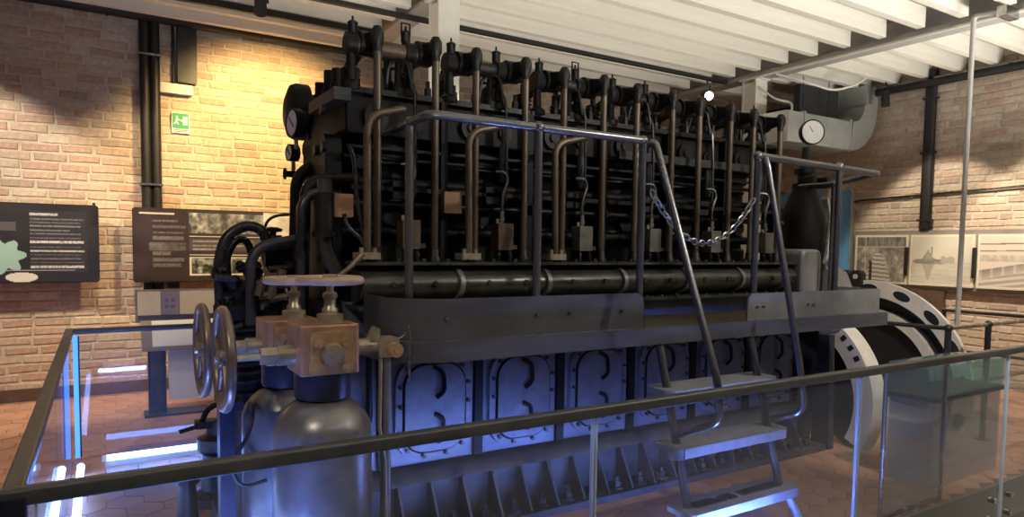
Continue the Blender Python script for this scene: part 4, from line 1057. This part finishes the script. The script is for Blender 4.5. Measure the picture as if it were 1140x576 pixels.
# ------------------------------------------------------------------ compressor group at the left end
CP = thing('air_compressor', 'black auxiliary air compressor with looping pipes at engine end', 'compressor', (.72, 3.8, 0))
B().rbox((.52, 3.55, 0), (1.0, 4.15, .12), .03, 2).build('base', 'bed', CP)
B().rbox((.56, 3.6, .12), (.97, 4.1, .78), .06, 2).build('crankcase', 'dark', CP, bevel=.02)
for k, (x, y) in enumerate(((.62, 3.74), (.74, 3.97))):
    c = B().lathe([(.13, .78), (.13, .83), (.1, .84), (.1, 1.2), (.13, 1.21), (.13, 1.28), (.09, 1.31), (.09, 1.36), (0, 1.38)], (x, y, 0), seg=22).build('cylinder', 'black', CP)
    for q in range(7): B().lathe([(.1, .88+.045*q), (.128, .88+.045*q), (.128, .895+.045*q), (.1, .895+.045*q)], (x, y, 0), seg=22).build('cooling_fin', 'black2', c)
    for q in range(6):
        a = 2*PI*q/6; B().cyl((x+.11*math.cos(a), y+.11*math.sin(a), 1.28), (x+.11*math.cos(a), y+.11*math.sin(a), 1.31), .014, seg=6).build('head_nut', 'black2', c)
ptube('loop_pipe', [(246, 352), (243, 290), (252, 262), (275, 250), (294, 257), (300, 285), (303, 300)], 3.72, .028, 'pipe', .14, CP)
ptube('loop_pipe', [(256, 340), (252, 285), (262, 268), (272, 266), (278, 275), (280, 285)], 3.85, .02, 'pipe', .1, CP)
ptube('elbow_pipe', [(279, 362), (279, 290), (290, 274), (322, 268), (328, 267)], 3.6, .027, 'dark', .14, CP)
ptube('loop_pipe', [(293, 258), (298, 245), (308, 240), (322, 239)], 3.75, .008, 'blackpl', .05, CP)
a = aty(304, 255, 3.75)
B().lathe([(.0, -.02), (.045, -.015), (.05, 0), (.02, .01), (.012, -.08)], a, seg=14).build('valve_wheel', 'black', CP)
B().cyl(aty(304, 262, 3.75), aty(304, 285, 3.75), .045, .06, 14).build('valve_body', 'black', CP)
B().cyl(aty(293, 285, 3.72), aty(322, 283, 3.72), .06, seg=16).build('manifold', 'black', CP)
for u, v, r in ((246, 302, .045), (262, 318, .06), (254, 335, .05), (283, 300, .05), (305, 322, .07), (322, 300, .05), (268, 296, .03), (318, 345, .06), (262, 350, .06), (295, 345, .07)):
    a = aty(u, v, 3.68); B().lathe([(0, -r*.8), (r, -r*.7), (r, -r*.1), (r*.6, 0), (r*.6, r*.7), (r*.3, r*.9), (0, r*.9)], a, (random.uniform(-.5, .5), -.5, random.uniform(.3, 1)), 12).build('fitting', 'black2', CP)
for u, v in ((300, 333), (310, 318), (288, 330)):
    a = aty(u, v, 3.5); B().cyl(a, a+Vector((.02, 0, .08)), .025, seg=8).cyl(a, a+Vector((.08, 0, .01)), .02, seg=8).build('brass_cock', 'brown', CP)
B().rbox((.86, 3.26, .55), (.97, 3.4, 1.22), .03, 2).build('relay_box', 'black', CP)
for u, v, uu, vv in ((240, 308, 262, 312), (240, 372, 270, 362), (300, 300, 324, 298)):
    B().cyl(aty(u, v, 3.62), aty(uu, vv, 3.62), .02, seg=8).build('lever', 'black2', CP)

# floor valve by the light tube
p = thing('floor_valve', 'black floor valve with looped lever handle beside light tube', 'valve', (.55, 4.45, 0))
fx, fy = .6, 4.45
B().lathe([(0, 0), (.17, 0), (.17, .05), (.1, .08), (.09, .3), (.12, .33), (.12, .4), (.07, .42), (.06, .5), (0, .52)], (fx, fy, 0), seg=20).build('body', 'dark', p)
B().rbox((fx-.13, fy-.05, .47), (fx+.1, fy+.05, .51), .02, 2).build('yoke', 'black', p)
B().tube(fillet([(fx-.09, fy, .5), (fx-.06, fy, .58), (fx+.02, fy, .61), (fx+.09, fy, .57), (fx+.08, fy, .5)], .06), .017).build('handle_loop', 'black', p)
B().cyl((fx-.22, fy-.02, .46), (fx-.05, fy, .49), .014, seg=8).build('lever', 'pipe', p)
for k in range(6):
    a = 2*PI*k/6; B().cyl((fx+.14*math.cos(a), fy+.14*math.sin(a), .05), (fx+.14*math.cos(a), fy+.14*math.sin(a), .08), .018, seg=6).build('bolt', 'pipe', p)
for k, (xx, yy, hh) in enumerate(((.4, 4.2, .22), (.75, 4.2, .3))):
    B().cyl((xx, yy, 0), (xx, yy, hh), .06, .045, 14).cyl((xx, yy, hh), (xx+.0, yy, hh+.05), .07, seg=8).build('side_cock', 'dark', p)

# ------------------------------------------------------------------ glass balustrade
YG, ZG = 2.1, .965
XG = -.205; YGB = 5.8
GB = thing('glass_balustrade', 'glass balustrade with flat dark handrail around the engine', 'balustrade', (2.5, YG, 0))
B().rbox((XG-.025, YG-.025, ZG-.045), (9.0, YG+.025, ZG), .008, 0).build('handrail', 'handrail', GB)
B().rbox((XG-.025, YG+.02, ZG-.045), (XG+.025, YGB, ZG), .008, 1).build('handrail', 'handrail', GB)
B().rbox((XG-.025, YGB-.025, ZG-.04), (4.4, YGB+.02, ZG), .008, 0).build('handrail', 'handrail', GB)
B().rbox((XG-.035, YG-.035, -.3), (XG+.03, YG+.03, ZG-.02), .006, 2).build('corner_post', 'navy', GB)
joints = [XG+.04, 1.69, 3.54, 5.29, 7.1, 8.9]
for a, b in zip(joints[:-1], joints[1:]):
    g = B().box((a+.008, YG-.006, -.25), (b-.008, YG+.006, ZG-.045)).build('glass_pane', 'glass', GB, smooth=False)
    for x in (a+.009, b-.009): B().box((x-.003, YG-.008, -.25), (x+.003, YG+.008, ZG-.045)).build('pane_edge', 'edge', g, smooth=False)
    for x in (a+.12, b-.12):
        for z in (-.21, -.08): B().cyl((x, YG-.025, z), (x, YP-.02, z), .022, seg=14).build('standoff', 'steel', g)
for a, b in ((YG+.04, 3.95), (3.97, YGB-.03)):
    g = B().box((XG-.006, a, .01), (XG+.006, b, ZG-.045)).build('glass_pane', 'glass', GB, smooth=False)
for a, b in ((XG+.03, 1.3), (1.32, 2.8), (2.82, 4.35)):
    g = B().box((a, YGB-.006, .01), (b, YGB+.006, ZG-.04)).build('glass_pane', 'glass', GB, smooth=False)
# inner service gate pane
p = thing('glass_gate', 'narrow inner glass gate with slim metal edges at right', 'gate', (4.1, 2.2, 0))
a = aty(984, 480, 2.18); b = aty(1050, 480, 2.18)
B().box((a.x, 2.175, .02), (b.x, 2.187, .9)).build('glass_pane', 'glass', p, smooth=False)
for x in (a.x, b.x): B().rbox((x-.008, 2.17, 0), (x+.008, 2.192, .9), .003, 2).build('edge_profile', 'steel', p)
B().rbox((a.x, 2.17, 0), (b.x, 2.192, .02), .003, 0).build('bottom_profile', 'steel', p)

# ------------------------------------------------------------------ blue LED tubes on the floor
def led(name, label, p0, p1, m='ledblue', r=.022):
    t = thing(name, label, 'light tube', tuple((Vector(p0)+Vector(p1))/2), 'blue light tubes')
    p0 = Vector(p0); p1 = Vector(p1); d = (p1-p0).normalized()
    B().cyl(p0, p1, r, seg=12).build('tube', m, t)
    for q, s in ((p0, -1), (p1, 1)): B().cyl(q, q+d*s*.03, r*1.15, seg=12).build('end_cap', 'signwhite', t)
    if m == 'ledflood':  # added unseen hood and lips that keep the blue light low
        B().box((min(p0.x, p1.x)-.04, p0.y-.05, .112), (max(p0.x, p1.x)+.04, p0.y+.12, .118)).build('hood', 'blackpl', t)
        B().box((min(p0.x, p1.x)-.04, p0.y+.115, .0), (max(p0.x, p1.x)+.04, p0.y+.12, .07)).build('light_stop_lip', 'blackpl', t)
        B().box((min(p0.x, p1.x)-.04, p0.y-.055, .0), (max(p0.x, p1.x)+.04, p0.y-.05, .118)).build('light_stop_back', 'blackpl', t)
    if abs(d.z) < .5: B().box((min(p0.x, p1.x)-.012, min(p0.y, p1.y)-.012, .0), (max(p0.x, p1.x)+.012, max(p0.y, p1.y)+.012, p0.z-r*.8)).build('base_profile', 'signwhite', t)
    return t
led('light_tube', 'glowing blue-white light tube on floor in front of rear glass', (.01, 5.5, .06), (.68, 5.5, .06))
led('light_tube', 'glowing light tube on the floor along the left glass pane', (XG+.06, 2.5, .05), (XG+.06, 5.4, .05), 'ledleft')
led('light_tube', 'glowing light tube on the floor between front glass and crankcase doors', (.85, 2.2, .05), (2.5, 2.2, .05), 'ledflood')
led('light_tube', 'glowing light tube on the floor right below the ladder foot', (2.62, 2.2, .05), (3.2, 2.2, .05), 'ledmid')
led('light_tube', 'glowing light tube at floor beside the front air bottle', (-.05, 2.22, .05), (.5, 2.22, .05), 'ledmid')
t = thing('light_strip', 'vertical blue light strip in the far left glass corner', 'light strip', (XG+.02, YGB-.03, 0))
for dx in (.02,): B().box((XG+dx, YGB-.05, .02), (XG+dx+.03, YGB-.03, ZG-.05)).build('glowing_edge', 'ledstrip', t)
B().box((XG+.05, YGB-.05, .02), (XG+.06, YGB-.035, ZG-.05)).build('channel', 'navy', t)
